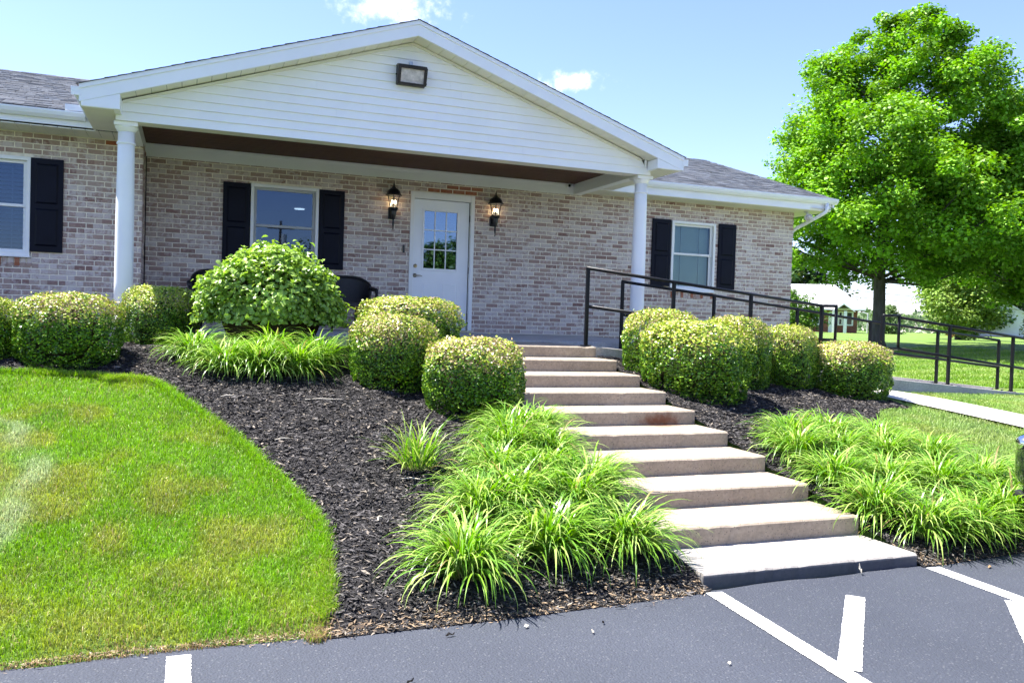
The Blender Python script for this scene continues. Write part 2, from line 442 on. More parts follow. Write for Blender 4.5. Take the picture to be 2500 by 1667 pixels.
class MB:
    def __init__(s, off=(0, 0, 0)): s.v = []; s.f = []; s.off = off
    def add(s, vs, fs):
        b = len(s.v); s.v += [tuple(v) for v in vs]; s.f += [tuple(i+b for i in f) for f in fs]; return s
    def box(s, x0, x1, y0, y1, z0, z1):
        return s.add([(x0, y0, z0), (x1, y0, z0), (x1, y1, z0), (x0, y1, z0), (x0, y0, z1), (x1, y0, z1), (x1, y1, z1), (x0, y1, z1)],
                     [(0, 3, 2, 1), (4, 5, 6, 7), (0, 1, 5, 4), (1, 2, 6, 5), (2, 3, 7, 6), (3, 0, 4, 7)])
    def hexa(s, p):       # 8 points: bottom ring 0-3, top ring 4-7
        return s.add(p, [(0, 3, 2, 1), (4, 5, 6, 7), (0, 1, 5, 4), (1, 2, 6, 5), (2, 3, 7, 6), (3, 0, 4, 7)])
    def prism_xz(s, poly, y0, y1):
        n = len(poly)
        vs = [(x, y0, z) for x, z in poly] + [(x, y1, z) for x, z in poly]
        fs = [tuple(range(n)), tuple(range(2*n-1, n-1, -1))] + [(i, i+n, (i+1) % n+n, (i+1) % n) for i in range(n)]
        return s.add(vs, fs)
    def prism_yz(s, poly, x0, x1):
        n = len(poly)
        vs = [(x0, y, z) for y, z in poly] + [(x1, y, z) for y, z in poly]
        fs = [tuple(range(n-1, -1, -1)), tuple(range(n, 2*n))] + [(i, (i+1) % n, (i+1) % n+n, i+n) for i in range(n)]
        return s.add(vs, fs)
    def prism_xy(s, poly, z0, z1):
        n = len(poly)
        vs = [(x, y, z0) for x, y in poly] + [(x, y, z1) for x, y in poly]
        fs = [tuple(range(n-1, -1, -1)), tuple(range(n, 2*n))] + [(i, (i+1) % n, (i+1) % n+n, i+n) for i in range(n)]
        return s.add(vs, fs)
    def tube(s, pts, rad, n=10, cap=True):
        pts = [Vector(p) for p in pts]
        if isinstance(rad, (int, float)): rad = [rad]*len(pts)
        rad = [float(q) for q in rad]
        rings = []; ref = None
        for i, p in enumerate(pts):
            d = (pts[min(i+1, len(pts)-1)] - pts[max(i-1, 0)]).normalized()
            if ref is None:
                ref = Vector((0, 0, 1)) if abs(d.z) < 0.9 else Vector((1, 0, 0))
            a = (ref - d*ref.dot(d)).normalized(); b = d.cross(a); ref = a
            rings.append([p + rad[i]*(math.cos(2*math.pi*k/n)*a + math.sin(2*math.pi*k/n)*b) for k in range(n)])
        vs = [v for r_ in rings for v in r_]; fs = []
        for i in range(len(pts)-1):
            for k in range(n):
                fs.append((i*n+k, i*n+(k+1) % n, (i+1)*n+(k+1) % n, (i+1)*n+k))
        if cap:
            fs.append(tuple(range(n-1, -1, -1))); fs.append(tuple((len(pts)-1)*n+k for k in range(n)))
        return s.add(vs, fs)
    def lathe(s, prof, cx, cy, n=24, cz=0.0):
        vs = []; fs = []
        for r_, z in prof:
            vs += [(cx+r_*math.cos(2*math.pi*k/n), cy+r_*math.sin(2*math.pi*k/n), cz+z) for k in range(n)]
        for i in range(len(prof)-1):
            for k in range(n):
                fs.append((i*n+k, i*n+(k+1) % n, (i+1)*n+(k+1) % n, (i+1)*n+k))
        fs.append(tuple(range(n-1, -1, -1))); fs.append(tuple((len(prof)-1)*n+k for k in range(n)))
        return s.add(vs, fs)
    def ball(s, c, r_, n=12, m=8, sc=(1, 1, 1)):
        vs = [(c[0], c[1], c[2]-r_*sc[2])]; fs = []
        for i in range(1, m):
            a = -math.pi/2+math.pi*i/m
            vs += [(c[0]+r_*sc[0]*math.cos(a)*math.cos(2*math.pi*k/n), c[1]+r_*sc[1]*math.cos(a)*math.sin(2*math.pi*k/n), c[2]+r_*sc[2]*math.sin(a)) for k in range(n)]
        vs.append((c[0], c[1], c[2]+r_*sc[2]))
        for k in range(n):
            fs.append((0, 1+(k+1) % n, 1+k)); fs.append((len(vs)-1, 1+(m-2)*n+k, 1+(m-2)*n+(k+1) % n))
        for i in range(m-2):
            for k in range(n):
                fs.append((1+i*n+k, 1+i*n+(k+1) % n, 1+(i+1)*n+(k+1) % n, 1+(i+1)*n+k))
        return s.add(vs, fs)
    def mesh(s, name, smooth=False):
        me = bpy.data.meshes.new(name)
        ox, oy, oz = s.off
        me.from_pydata([(x-ox, y-oy, z-oz) for x, y, z in s.v], [], s.f)
        if smooth:
            for p in me.polygons: p.use_smooth = True
        me.update(); return me
    def build(s, name, matn, parent=None, smooth=False, bevel=0.0, seg=2):
        o = link(name, s.mesh(name, smooth), matn, parent)
        if bevel:
            b = o.modifiers.new('bevel', 'BEVEL'); b.width = bevel; b.segments = seg; b.limit_method = 'ANGLE'; b.angle_limit = R(35)
            if smooth is False and seg > 2:
                for p in o.data.polygons: p.use_smooth = False
        if smooth == 'auto':
            pass
        return o
def off_of(root): return tuple(root.location)

# ------------------------------------------------------------------ terrain
def sm(a, b, t):
    t = np.clip((t-a)/(b-a), 0, 1); return t*t*(3-2*t)
def yedge(x): return np.interp(x, [-30, -1.6, -.39, 1.27, 2.4, 6, 30], [-8.70, -8.67, -8.6, -8.55, -8.46, -8.30, -7.6])
def zpave(x): return -1.32+np.clip(x-2.2, 0, 6)*.05
def hgt(x, y):
    x = np.asarray(x, float); y = np.asarray(y, float)
    ye = yedge(x); zp = zpave(x); zt = np.interp(x, [1.5, 4.9, 6.0, 8.5, 20], [-.20, -.56, -.635, -.69, -.72])
    t = np.clip((y-ye)/(-3.75-ye), 0, 1); w = sm(2.5, 6, x)
    z = zp+(zt-zp)*((1-w)*t+w*(1-(1-t)**1.5))
    z = z+np.clip(y+1.5, 0, 80)*.004*sm(-1.5, 4, y)
    far = np.hypot(np.clip(x-9, 0, None), np.clip(y, 0, None))
    return z+.5*sm(2, 26, far)*sm(5, 12, x+0*y)*sm(-12, -2, y)
def vnoise(x, y, f, seed=0):
    """cheap smooth value noise in [0,1]"""
    r_ = np.random.default_rng(seed); T = r_.random((64, 64))
    u = np.asarray(x)*f; v = np.asarray(y)*f
    i = np.floor(u).astype(int); j = np.floor(v).astype(int); a = u-i; b = v-j
    a = a*a*(3-2*a); b = b*b*(3-2*b)
    g = lambda p, q: T[p % 64, q % 64]
    return (g(i, j)*(1-a)+g(i+1, j)*a)*(1-b)+(g(i, j+1)*(1-a)+g(i+1, j+1)*a)*b
def inpoly(x, y, poly):
    x = np.asarray(x); y = np.asarray(y); ins = np.zeros(x.shape, bool); n = len(poly)
    for i in range(n):
        x0, y0 = poly[i]; x1, y1 = poly[(i+1) % n]
        if y0 == y1: continue
        c = ((y0 > y) != (y1 > y)) & (x < (x1-x0)*(y-y0)/(y1-y0)+x0)
        ins ^= c
    return ins
def snap(px, py, poly):
    best = np.full(px.shape, 1e9); bx = px.copy(); by = py.copy(); n = len(poly)
    for i in range(n):
        x0, y0 = poly[i]; x1, y1 = poly[(i+1) % n]
        dx, dy = x1-x0, y1-y0; L = dx*dx+dy*dy+1e-12
        t = np.clip(((px-x0)*dx+(py-y0)*dy)/L, 0, 1)
        qx = x0+t*dx; qy = y0+t*dy; d = (qx-px)**2+(qy-py)**2
        m = d < best; best[m] = d[m]; bx[m] = qx[m]; by[m] = qy[m]
    return bx, by, np.sqrt(best)
def smooth_curve(pts, n=6):
    out = []
    P = [np.array(p, float) for p in pts]
    for i in range(len(P)-1):
        p0 = P[max(i-1, 0)]; p1 = P[i]; p2 = P[i+1]; p3 = P[min(i+2, len(P)-1)]
        for k in range(n):
            t = k/n
            out.append(tuple(0.5*((2*p1)+(-p0+p2)*t+(2*p0-5*p1+4*p2-p3)*t*t+(-p0+3*p1-3*p2+p3)*t**3)))
    out.append(tuple(P[-1])); return out
def sheet(name, poly, step, dz, matn, amp=0.0, zf=hgt):
    xs = np.array([p[0] for p in poly]); ys = np.array([p[1] for p in poly])
    gx = np.arange(xs.min()-step, xs.max()+2*step, step); gy = np.arange(ys.min()-step, ys.max()+2*step, step)
    X, Y = np.meshgrid(gx, gy, indexing='ij'); ins = inpoly(X, Y, poly)
    sx, sy, dd = snap(X.ravel(), Y.ravel(), poly); sx = sx.reshape(X.shape); sy = sy.reshape(X.shape)
    X = np.where(ins, X, sx); Y = np.where(ins, Y, sy)
    keep = ins[:-1, :-1] | ins[1:, :-1] | ins[:-1, 1:] | ins[1:, 1:]
    fade = sm(-.03, .16, Y-yedge(X)) if amp else 1.0
    Z = zf(X, Y)+.004+(dz-.004)*fade
    if amp:
        amp = amp*fade
        Z = Z+amp*(vnoise(X, Y, 9, 3)-.5)+amp*.8*(vnoise(X, Y, 3.1, 4)-.5)
    idx = np.arange(X.size).reshape(X.shape)
    I, J = np.where(keep)
    F = np.stack([idx[I, J], idx[I+1, J], idx[I+1, J+1], idx[I, J+1]], 1)
    used, inv = np.unique(F, return_inverse=True)
    V = np.stack([X.ravel(), Y.ravel(), Z.ravel()], 1)[used]
    return link(name, np_mesh(name, V, inv.reshape(F.shape), smooth=True), matn)

# the ground: one graded sheet out to the horizon
def graded(lo, hi, fine, near=(-6.0, 12.0)):
    a = list(np.arange(near[0], near[1], fine)); st = fine; x = near[1]
    while x < hi: a.append(x); st *= 1.18; x += st
    st = fine; x = near[0]-fine; b = []
    while x > lo: b.append(x); st *= 1.18; x -= st
    return np.array(sorted(b+a))
gx = graded(-900, 900, 0.15); gy = graded(-900, 900, 0.15, (-9.5, 6))
GX, GY = np.meshgrid(gx, gy, indexing='ij')
GZ = hgt(GX, GY)
GZ = np.where(GY < yedge(GX)+0.0, GZ-0.08, GZ)
house_mask = (GX > -9) & (GX < 7.1) & (GY > 0.1) & (GY < 8)
GZ = np.where(house_mask, GZ-0.3, GZ)
stepm = (GX > -0.30) & (GX < 1.25) & (GY > -8.45) & (GY < -3.5)
GZ = np.where(stepm, GZ-0.35, GZ)
rampm = (GX > -0.3) & (GX < 9.6) & (GY > -3.7) & (GY < -2.2)
GZ = np.where(rampm, np.minimum(GZ, -0.35-0.05*np.clip(GX-1, 0, 9)), GZ)
idx = np.arange(GX.size).reshape(GX.shape)
F = np.stack([idx[:-1, :-1].ravel(), idx[1:, :-1].ravel(), idx[1:, 1:].ravel(), idx[:-1, 1:].ravel()], 1)
tag(link('ground', np_mesh('ground', np.stack([GX.ravel(), GY.ravel(), GZ.ravel()], 1), F, smooth=True), 'lawn_soil_grass'), kind='structure')

# the parking lot
px = np.concatenate([[-60, -30], np.arange(-9, 9.1, 0.25), [14, 30, 60]])
PV = []; PF = []
for i, x in enumerate(px):
    e = float(yedge(x)); z = float(zpave(x))
    wob = 0.02*math.sin(x*7)+0.012*math.sin(x*19+1)
    PV += [(x, e+wob, z), (x, -12, z), (x, -70, z)]
for i in range(len(px)-1):
    a = i*3
    PF += [(a, a+1, a+4, a+3), (a+1, a+2, a+5, a+4)]
lot = link('parking_lot', np_mesh('parking_lot', np.array(PV), np.array(PF)), 'asphalt')
tag(lot, kind='structure')
def pline(pts, w, seed):
    """a painted strip with slightly ragged edges, 4 mm above the asphalt"""
    r_ = random.Random(seed)
    a, b = Vector((*pts[0], 0)), Vector((*pts[1], 0)); L = (b-a).length; d = (b-a)/L; nrm = Vector((-d.y, d.x, 0))
    n = int(L/0.014)+2; m = MB(); dz = .0035+.0012*(seed % 3)
    for i in range(n):
        t = L*i/(n-1); p = a+d*t; e1 = w/2+r_.uniform(-.0022, .0022); e2 = w/2+r_.uniform(-.0022, .0022)
        q1 = p+nrm*e1; q2 = p-nrm*e2
        m.v += [(q1.x, q1.y, float(zpave(q1.x))+dz), (q2.x, q2.y, float(zpave(q2.x))+dz)]
    m.f = [(2*i, 2*i+1, 2*i+3, 2*i+2) for i in range(n-1)]
    m.build('painted_line', 'line_paint', lot)
pline([(-3.245, -8.74), (-3.245, -13.6)], 0.102, 1)
pline([(-0.365, -8.655), (-0.75, -13.6)], 0.106, 2)
pline([(1.372, -8.61), (1.14, -13.6)], 0.112, 3)
pline([(0.41, -8.94), (-0.40, -9.76)], 0.105, 4)
pline([(1.27, -9.28), (-0.50, -11.05)], 0.105, 5)
pline([(1.22, -10.7), (-0.60, -12.5)], 0.105, 6)
pline([(4.15, -8.42), (4.15, -13.6)], 0.105, 7)

# ------------------------------------------------------------------ beds, walk
lawn_edge = smooth_curve([(-2.62, -8.73), (-2.53, -8.43), (-2.49, -8.11), (-2.45, -7.65), (-2.52, -7.25), (-2.72, -6.57), (-2.92, -6.0), (-3.21, -5.34), (-3.47, -4.80), (-3.74, -4.69), (-3.83, -4.75), (-3.90, -4.65), (-4.24, -4.585), (-4.72, -4.5), (-7, -4.3), (-9.5, -4.2)])
bed_left = lawn_edge+[(-9.5, -0.72), (-3.83, -0.72), (-3.83, -2.38), (-0.37, -2.38), (-0.37, -8.64), (-1.0, -8.68), (-1.6, -8.72)]
lawn_edge_r = smooth_curve([(4.86, -4.6), (4.72, -5.22), (4.45, -5.27), (4.13, -5.36), (3.70, -5.75), (3.41, -6.14), (3.27, -6.5), (3.27, -6.94), (3.26, -7.42), (3.35, -7.9), (3.7, -8.39)])
bed_right = [(1.316, -8.59), (1.316, -3.76), (4.80, -3.76)]+lawn_edge_r+[(3.2, -8.45), (2.4, -8.51)]
bl = tag(sheet('mulch_bed', bed_left, 0.06, 0.028, 'mulch', 0.03), kind='structure')
br = tag(sheet('mulch_bed', bed_right, 0.06, 0.028, 'mulch', 0.03), kind='structure')
walk_poly = [(4.80, -3.78), (4.86, -4.4), (4.97, -5.02), (5.31, -6.13), (5.75, -7.3), (6.05, -8.32), (7.0, -8.28), (6.62, -7.2), (6.10, -5.57), (5.95, -4.6), (5.70, -3.78)]
tag(sheet('walkway', walk_poly, 0.12, 0.045, 'walk_concrete'), kind='structure')

def chips(name, poly, n, seed, smin, smax):
    r_ = np.random.default_rng(seed)
    xs = [p[0] for p in poly]; ys = [p[1] for p in poly]
    X = r_.uniform(max(min(xs), -6), max(xs), n*3); Y = r_.uniform(min(ys), max(ys), n*3)
    # denser towards the camera
    keep = inpoly(X, Y, poly) & (r_.random(n*3) < np.clip(1.25-(Y+8.7)*0.13, .3, 1))
    X = X[keep][:n]; Y = Y[keep][:n]; k = len(X)
    fade = sm(-.03, .16, Y-yedge(X))
    Z = hgt(X, Y)+.004+fade*(.024+0.03*(vnoise(X, Y, 9, 3)-.5)+0.024*(vnoise(X, Y, 3.1, 4)-.5))+r_.uniform(0.0, .012, k)
    a = r_.uniform(0, 2*np.pi, k); L = r_.uniform(smin, smax, k)*(0.6+0.8*r_.random(k)); w = L*r_.uniform(.10, .30, k)
    tilt = r_.normal(0, .22, k); rollv = r_.normal(0, .4, k)
    d = np.stack([np.cos(a)*np.cos(tilt), np.sin(a)*np.cos(tilt), np.sin(tilt)], 1)
    s = np.stack([-np.sin(a)*np.cos(rollv), np.cos(a)*np.cos(rollv), np.sin(rollv)], 1)
    c = np.stack([X, Y, Z], 1)
    V = np.stack([c-d*L[:, None]/2-s*w[:, None]*.35, c+d*L[:, None]*.1-s*w[:, None]/2, c+d*L[:, None]/2+s*w[:, None]*.1, c-d*L[:, None]*.15+s*w[:, None]/2], 1).reshape(-1, 3)
    Fq = np.arange(4*k).reshape(-1, 4)
    g = r_.random(k)
    colr = np.where((g < .58)[:, None], np.array([.023, .0215, .022])*r_.uniform(.6, 1.8, (k, 1)),
           np.where((g < .91)[:, None], np.array([.085, .078, .075])*r_.uniform(.6, 1.6, (k, 1)), np.array([.26, .22, .175])*r_.uniform(.5, 1.2, (k, 1))))
    # straw and dead leaf litter along the pavement
    edge = (Y-yedge(X)) < 0.07+0.16*r_.random(k)**2
    lit = edge & (r_.random(k) < .32)
    colr[lit] = np.array([.25, .18, .115])*r_.uniform(.4, 1.3, (lit.sum(), 1))
    o = link(name, np_mesh(name, V, Fq, np.repeat(colr, 4, 0)), 'chips')
    return tag(o, kind='stuff')
tag(chips('mulch_chips', bed_left, 120000, 11, .022, .055), 'dark shredded bark mulch chips covering the left bed', 'mulch')
tag(chips('mulch_chips', bed_right, 60000, 12, .025, .055), 'dark shredded bark mulch chips covering the right bed', 'mulch')

def spill(n, seed):
    r_ = np.random.default_rng(seed)
    X = np.concatenate([r_.uniform(-5, -.36, int(n*.8)), r_.uniform(1.3, 3.4, int(n*.2))]); k = len(X)
    Y = yedge(X)+.05-np.abs(r_.normal(0, .045, k))*(.4+1.2*vnoise(X, X*0, 5, 71))
    Z = zpave(X)+np.where(Y > yedge(X)-.02, np.where(X < -2.6, .010, .012), .006)+r_.uniform(0, .004, k)
    a = r_.uniform(0, 2*np.pi, k); L = r_.uniform(.010, .034, k); w = L*r_.uniform(.07, .24, k); ti = r_.normal(0, .18, k)
    d = np.stack([np.cos(a)*np.cos(ti), np.sin(a)*np.cos(ti), np.abs(np.sin(ti))], 1); s = np.stack([-np.sin(a), np.cos(a), 0*a], 1); c = np.stack([X, Y, Z], 1)
    V = np.stack([c-d*L[:, None]/2, c+s*w[:, None]/2, c+d*L[:, None]/2, c-s*w[:, None]/2], 1).reshape(-1, 3)
    g = r_.random(k)
    colr = np.where((g < .45)[:, None], np.array([.36, .25, .15])*r_.uniform(.5, 1.3, (k, 1)), np.where((g < .85)[:, None], np.array([.025, .022, .022])*r_.uniform(.6, 1.6, (k, 1)), np.array([.45, .39, .30])*r_.uniform(.6, 1.1, (k, 1))))
    return tag(link('edge_litter', np_mesh('edge_litter', V, np.arange(4*k).reshape(-1, 4), np.repeat(colr, 4, 0)), 'chips'), 'tan straw and bark litter along the asphalt edge', 'litter', kind='stuff')
spill(4200, 13)

def grass(name, X, Y, seed, hmin, hmax, wid, colf, zoff=0.0):
    r_ = np.random.default_rng(seed); k = len(X)
    Z = hgt(X, Y)+zoff
    L = r_.uniform(hmin, hmax, k)*np.where(Y-yedge(X) < .05+.08*r_.random(k), .5, 1); a = r_.uniform(0, 2*np.pi, k); bend = r_.uniform(.15, .95, k)
    d = np.stack([np.cos(a), np.sin(a), 0*a], 1); fa = r_.uniform(0, 2*np.pi, k)
    s = np.stack([np.cos(fa), np.sin(fa), 0*a], 1)*(wid*r_.uniform(.6, 1.3, k))[:, None]/2
    b = np.stack([X, Y, Z], 1)
    m1 = b+d*(L*bend*.30)[:, None]+np.array([0, 0, 1.])*(L*.62)[:, None]
    tp = b+d*(L*bend*.95)[:, None]+np.array([0, 0, 1.])*(L*(1-.45*bend**2))[:, None]
    V = np.stack([b-s, b+s, m1-s*.8, m1+s*.8, tp], 1).reshape(-1, 3)
    o5 = np.arange(k)[:, None]*5
    T = np.concatenate([o5+np.array([0, 1, 3]), o5+np.array([0, 3, 2]), o5+np.array([2, 3, 4])])
    c = colf(X, Y, r_)
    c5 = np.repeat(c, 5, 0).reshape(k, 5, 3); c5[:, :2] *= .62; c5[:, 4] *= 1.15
    return tag(link(name, np_mesh(name, V, T, c5.reshape(-1, 3)), 'grass_blade'), kind='stuff')
def lawn_col(X, Y, r_):
    n1 = .55*vnoise(X, Y, 1.3, 21)+.45*vnoise(X, Y, 3.6, 29); n2 = vnoise(X, Y, 3.3, 22); n3 = vnoise(X, Y, .55, 23)
    g = np.array([.19, .375, .014]); y = np.array([.37, .375, .075]); pale = np.array([.46, .52, .30]); dk = np.array([.085, .235, .010])
    k = len(X)
    c = g+(dk-g)*np.clip((n2-.55)*2.2, 0, 1)[:, None]
    c = c+(y-c)*(np.clip((n1*.7+n2*.3-.46)*4.0, 0, .7)*np.clip(.35+snap(X, Y, lawn_edge[::4])[2]*2.2, 0, 1))[:, None]
    c = c*(1-.30*np.clip((n3+vnoise(X, Y, 4.5, 26)*.5-.8)*3, 0, 1))[:, None]
    # pale arc where the mower turns
    rr = np.hypot(X+6.1, Y+6.9); arc = np.exp(-((rr-2.0+.40*(n1-.5))/.085)**2)*(.25+1.2*vnoise(X, Y, 6, 28))+.35*np.exp(-((rr-1.45+.5*(n2-.5))/.12)**2)
    c = c+(pale-c)*np.clip(arc*(.45+.75*n2), 0, .7)[:, None]
    straw = r_.random(k) < .035+.15*np.clip(n1*.7+vnoise(X, Y, 5.5, 27)*.5-.55, 0, 1)
    c = np.where(straw[:, None], np.array([.42, .34, .16]), c)
    edge = (Y-yedge(X)) < .02+.16*r_.random(k)*vnoise(X, Y*0, 4.0, 24)
    dead = edge & (r_.random(k) < .75)
    c = np.where(dead[:, None], np.array([.36, .25, .13])*r_.uniform(.6, 1.25, (k, 1)), c)
    return c*r_.uniform(.55, 1.45, (k, 1))
r_ = np.random.default_rng(31)
n = 360000
X = r_.uniform(-6.3, -2.4, n); Y = r_.uniform(-8.72, -4.2, n)
ln = lawn_edge+[(-9.5, -8.72)]
k = inpoly(X, Y, ln) & (Y > yedge(X)-.02) & (X > -5.0-(Y+8.7)*.25-.3) & (r_.random(n) < np.clip(1.1-(Y+8.7)*.12, .45, 1))
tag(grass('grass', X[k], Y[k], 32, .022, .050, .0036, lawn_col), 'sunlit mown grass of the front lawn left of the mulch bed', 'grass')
n = 26000    # a ragged longer fringe where the mower misses the edge
le = np.array(lawn_edge); ii = r_.integers(0, 78, n); tt = r_.random(n)
ex = le[ii, 0]*(1-tt)+le[ii+1, 0]*tt+r_.normal(-.02, .022, n); ey = le[ii, 1]*(1-tt)+le[ii+1, 1]*tt+r_.normal(-.01, .022, n)
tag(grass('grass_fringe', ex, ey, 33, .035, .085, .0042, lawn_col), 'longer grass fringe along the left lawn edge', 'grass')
n = 125000
X = r_.uniform(3.1, 9.5, n); Y = r_.uniform(-8.45, -3.77, n)
rl = [(3.7, -8.39)]+lawn_edge_r[::-1]+[(4.86, -3.77), (9.5, -3.77), (9.5, -8.2)]
k = inpoly(X, Y, rl) & ~inpoly(X, Y, walk_poly) & (Y > yedge(X))
def lawn_col_r(X, Y, r_):
    c = lawn_col(X+3.7, Y*1.0+11, r_); n1 = vnoise(X, Y, 1.3, 41)[:, None]
    return c+(np.array([.33, .43, .16])-c)*np.clip(.25+.6*n1, 0, .7)
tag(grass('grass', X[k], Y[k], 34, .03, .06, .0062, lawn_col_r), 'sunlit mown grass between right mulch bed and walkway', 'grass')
n = 80000
X = r_.uniform(5, 24, n); Y = -2.3+13*r_.random(n)**1.5
k = (X > 5+(Y+2.3)*.55) & (X > 7.4)
def lawn_col_b(X, Y, r_):
    n1 = vnoise(X, Y, .8, 51)[:, None]
    q = np.sin((Y-.16*X)*4.2+vnoise(X, Y, .5, 52)*3)[:, None]
    c = np.array([.16, .30, .020])+(np.array([.33, .43, .10])-np.array([.16, .30, .020]))*np.clip(.35+.4*q+.5*(n1-.5), 0, 1)
    return c*r_.uniform(.75, 1.25, (len(X), 1))
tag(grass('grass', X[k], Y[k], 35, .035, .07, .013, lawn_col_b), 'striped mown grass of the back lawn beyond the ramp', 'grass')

# ------------------------------------------------------------------ steps, landing, ramp
steps = thing('entrance_steps', (0.47, -8.54, -1.32), 'broad flight of ten shallow concrete steps from asphalt to porch', 'steps')
so = off_of(steps)
XL, XR, Y10, Z10, RISE, RUN = -0.362, 1.306, -3.75, -0.0686, 0.1303, 0.5329
for i in range(1, 11):
    k = 10-i
    yf = Y10-k*RUN if i > 1 else -8.541
    yb = Y10-(k-1)*RUN+0.03 if i < 10 else -2.36
    zt = Z10-k*RISE
    zb = zt-RISE-0.10
    rj = random.Random(i)
    m = MB(so)
    # front edge subdivided so that nosings are a little chipped and uneven
    nseg = 26; ring = []
    for j in range(nseg+1):
        x = XL+(XR-XL)*j/nseg
        dj = rj.uniform(-.001, .001); dz = rj.uniform(-.001, .0008)
        if rj.random() < .05 and 0 < j < nseg: dj += .009; dz -= .007
        ring.append((x, yf+dj, zt+dz))
    vs = []
    for (x, y, z) in ring:
        yy0 = yf if i > 1 else yf
        vs += [(x, yy0, zb), (x, y, z-.012), (x, y+.012, z), (x, yb, zt), (x, yb, zb)]
    fs = []
    for j in range(nseg):
        a = j*5; b = a+5
        for q in range(5): fs.append((a+q, b+q, b+(q+1) % 5, a+(q+1) % 5))
    fs.append((0, 1, 2, 3, 4)); L5 = nseg*5; fs.append((L5+4, L5+3, L5+2, L5+1, L5))
    m.add(vs, fs)
    o = m.build('step', 'step_concrete' if i > 1 else 'grey_concrete', steps)
    if i == 1: o['label'] = 'bottom step with grey riser against the asphalt'
    if i == 6: o['label'] = 'step with a brown rust stain on its riser'

ramp = thing('concrete_ramp', (5.5, -3.05, -0.8), 'long concrete wheelchair ramp sloping down right from the porch landing', 'ramp')
ro = off_of(ramp)
def rz_(x): return -.065-.0795*(x-1.31)
m = MB(ro)
m.hexa([(1.309, -3.74, -1.1), (10.6, -3.74, -1.1), (10.6, -2.36, -1.1), (1.309, -2.36, -1.1), (1.309, -3.74, rz_(1.309)), (10.6, -3.74, rz_(10.6)), (10.6, -2.36, rz_(10.6)), (1.309, -2.36, rz_(1.309))])
m.build('slab', 'ramp_concrete', ramp, bevel=0.008)
m = MB(ro)   # low kerb along the back
m.hexa([(3.05, -2.355, -1.1), (10.6, -2.355, -1.1), (10.6, -2.22, -1.1), (3.05, -2.22, -1.1), (3.05, -2.355, rz_(3.05)+.05), (10.6, -2.355, rz_(10.6)+.05), (10.6, -2.22, rz_(10.6)+.05), (3.05, -2.22, rz_(3.05)+.05)])
m.build('kerb', 'ramp_concrete', ramp, bevel=0.006)

# ------------------------------------------------------------------ handrails
def bar(m, a, b, r_=0.0205, n=10): m.tube([a, b], r_, n)
def post(root, x, y, z0, z1, w=0.040):
    m = MB(off_of(root)); m.box(x-w/2, x+w/2, y-w/2, y+w/2, z0, z1); m.build('post', 'rail_paint', root, bevel=.004)
    m = MB(off_of(root)); m.box(x-.05, x+.05, y-.05, y+.05, z0-.005, z0+.008); m.build('base_plate', 'rail_paint', root)
def rail(root, pts, name='rail', r_=0.0205):
    m = MB(off_of(root)); m.tube(pts, r_, 12); m.build(name, 'rail_paint', root, smooth=True)
YF = -3.65
fr = thing('handrail', (1.22, YF, rz_(1.25)), 'black pipe handrail along front of ramp, nearest the steps', 'handrail', 'ramp handrails')
def ft(x): return .867-.0925*(x-1.22)
for x in (1.22, 2.416, 3.581, 4.737): post(fr, x, YF, rz_(x), ft(x))
rail(fr, [(1.20, YF, ft(1.20)), (4.737, YF, ft(4.737))], 'top_rail')
rail(fr, [(1.22, YF, ft(1.22)-.455), (4.737, YF, ft(4.737)-.455)], 'middle_rail')
e = ft(4.737)
rail(fr, [(4.737, YF, e), (4.981, YF, e+.006)], 'end_loop'); rail(fr, [(4.981, YF, e+.026), (4.981, YF, e-.475)], 'end_loop'); rail(fr, [(4.981, YF, e-.458), (4.737, YF, e-.455)], 'end_loop')
fr2 = thing('handrail', (5.807, YF, rz_(5.8)), 'black pipe handrail along front of lower ramp, right of the walkway gap', 'handrail', 'ramp handrails')
def ft2(x): return .448-.1045*(x-6.106)
for x, zt in ((5.807, .446), (7.073, ft2(7.073)), (8.358, ft2(8.358)), (9.62, ft2(9.62))): post(fr2, x, YF, rz_(x), zt)
rail(fr2, [(5.807, YF, .446), (6.106, YF, .450)], 'end_loop'); rail(fr2, [(6.106, YF, .47), (6.106, YF, -.03)], 'end_loop'); rail(fr2, [(6.106, YF, -.012), (5.807, YF, -.008)], 'end_loop')
rail(fr2, [(6.106, YF, .428), (9.62, YF, ft2(9.62))], 'top_rail'); rail(fr2, [(6.106, YF, -.012), (9.62, YF, ft2(9.62)-.46)], 'middle_rail')
YB = -2.42
bk = thing('handrail', (2.36, YB, rz_(2.36)), 'black pipe handrail along back of ramp, nearer the brick wall', 'handrail', 'ramp handrails')
BX = [(2.363, .796), (3.864, .662), (5.359, .515), (6.786, .370), (8.212, .258), (9.602, .135)]
for x, zt in BX: post(bk, x, YB, rz_(x), zt)
rail(bk, [(2.345, YB, .798)]+[(x, YB, z) for x, z in BX[1:]], 'top_rail'); rail(bk, [(x, YB, z-.455) for x, z in BX], 'middle_rail')

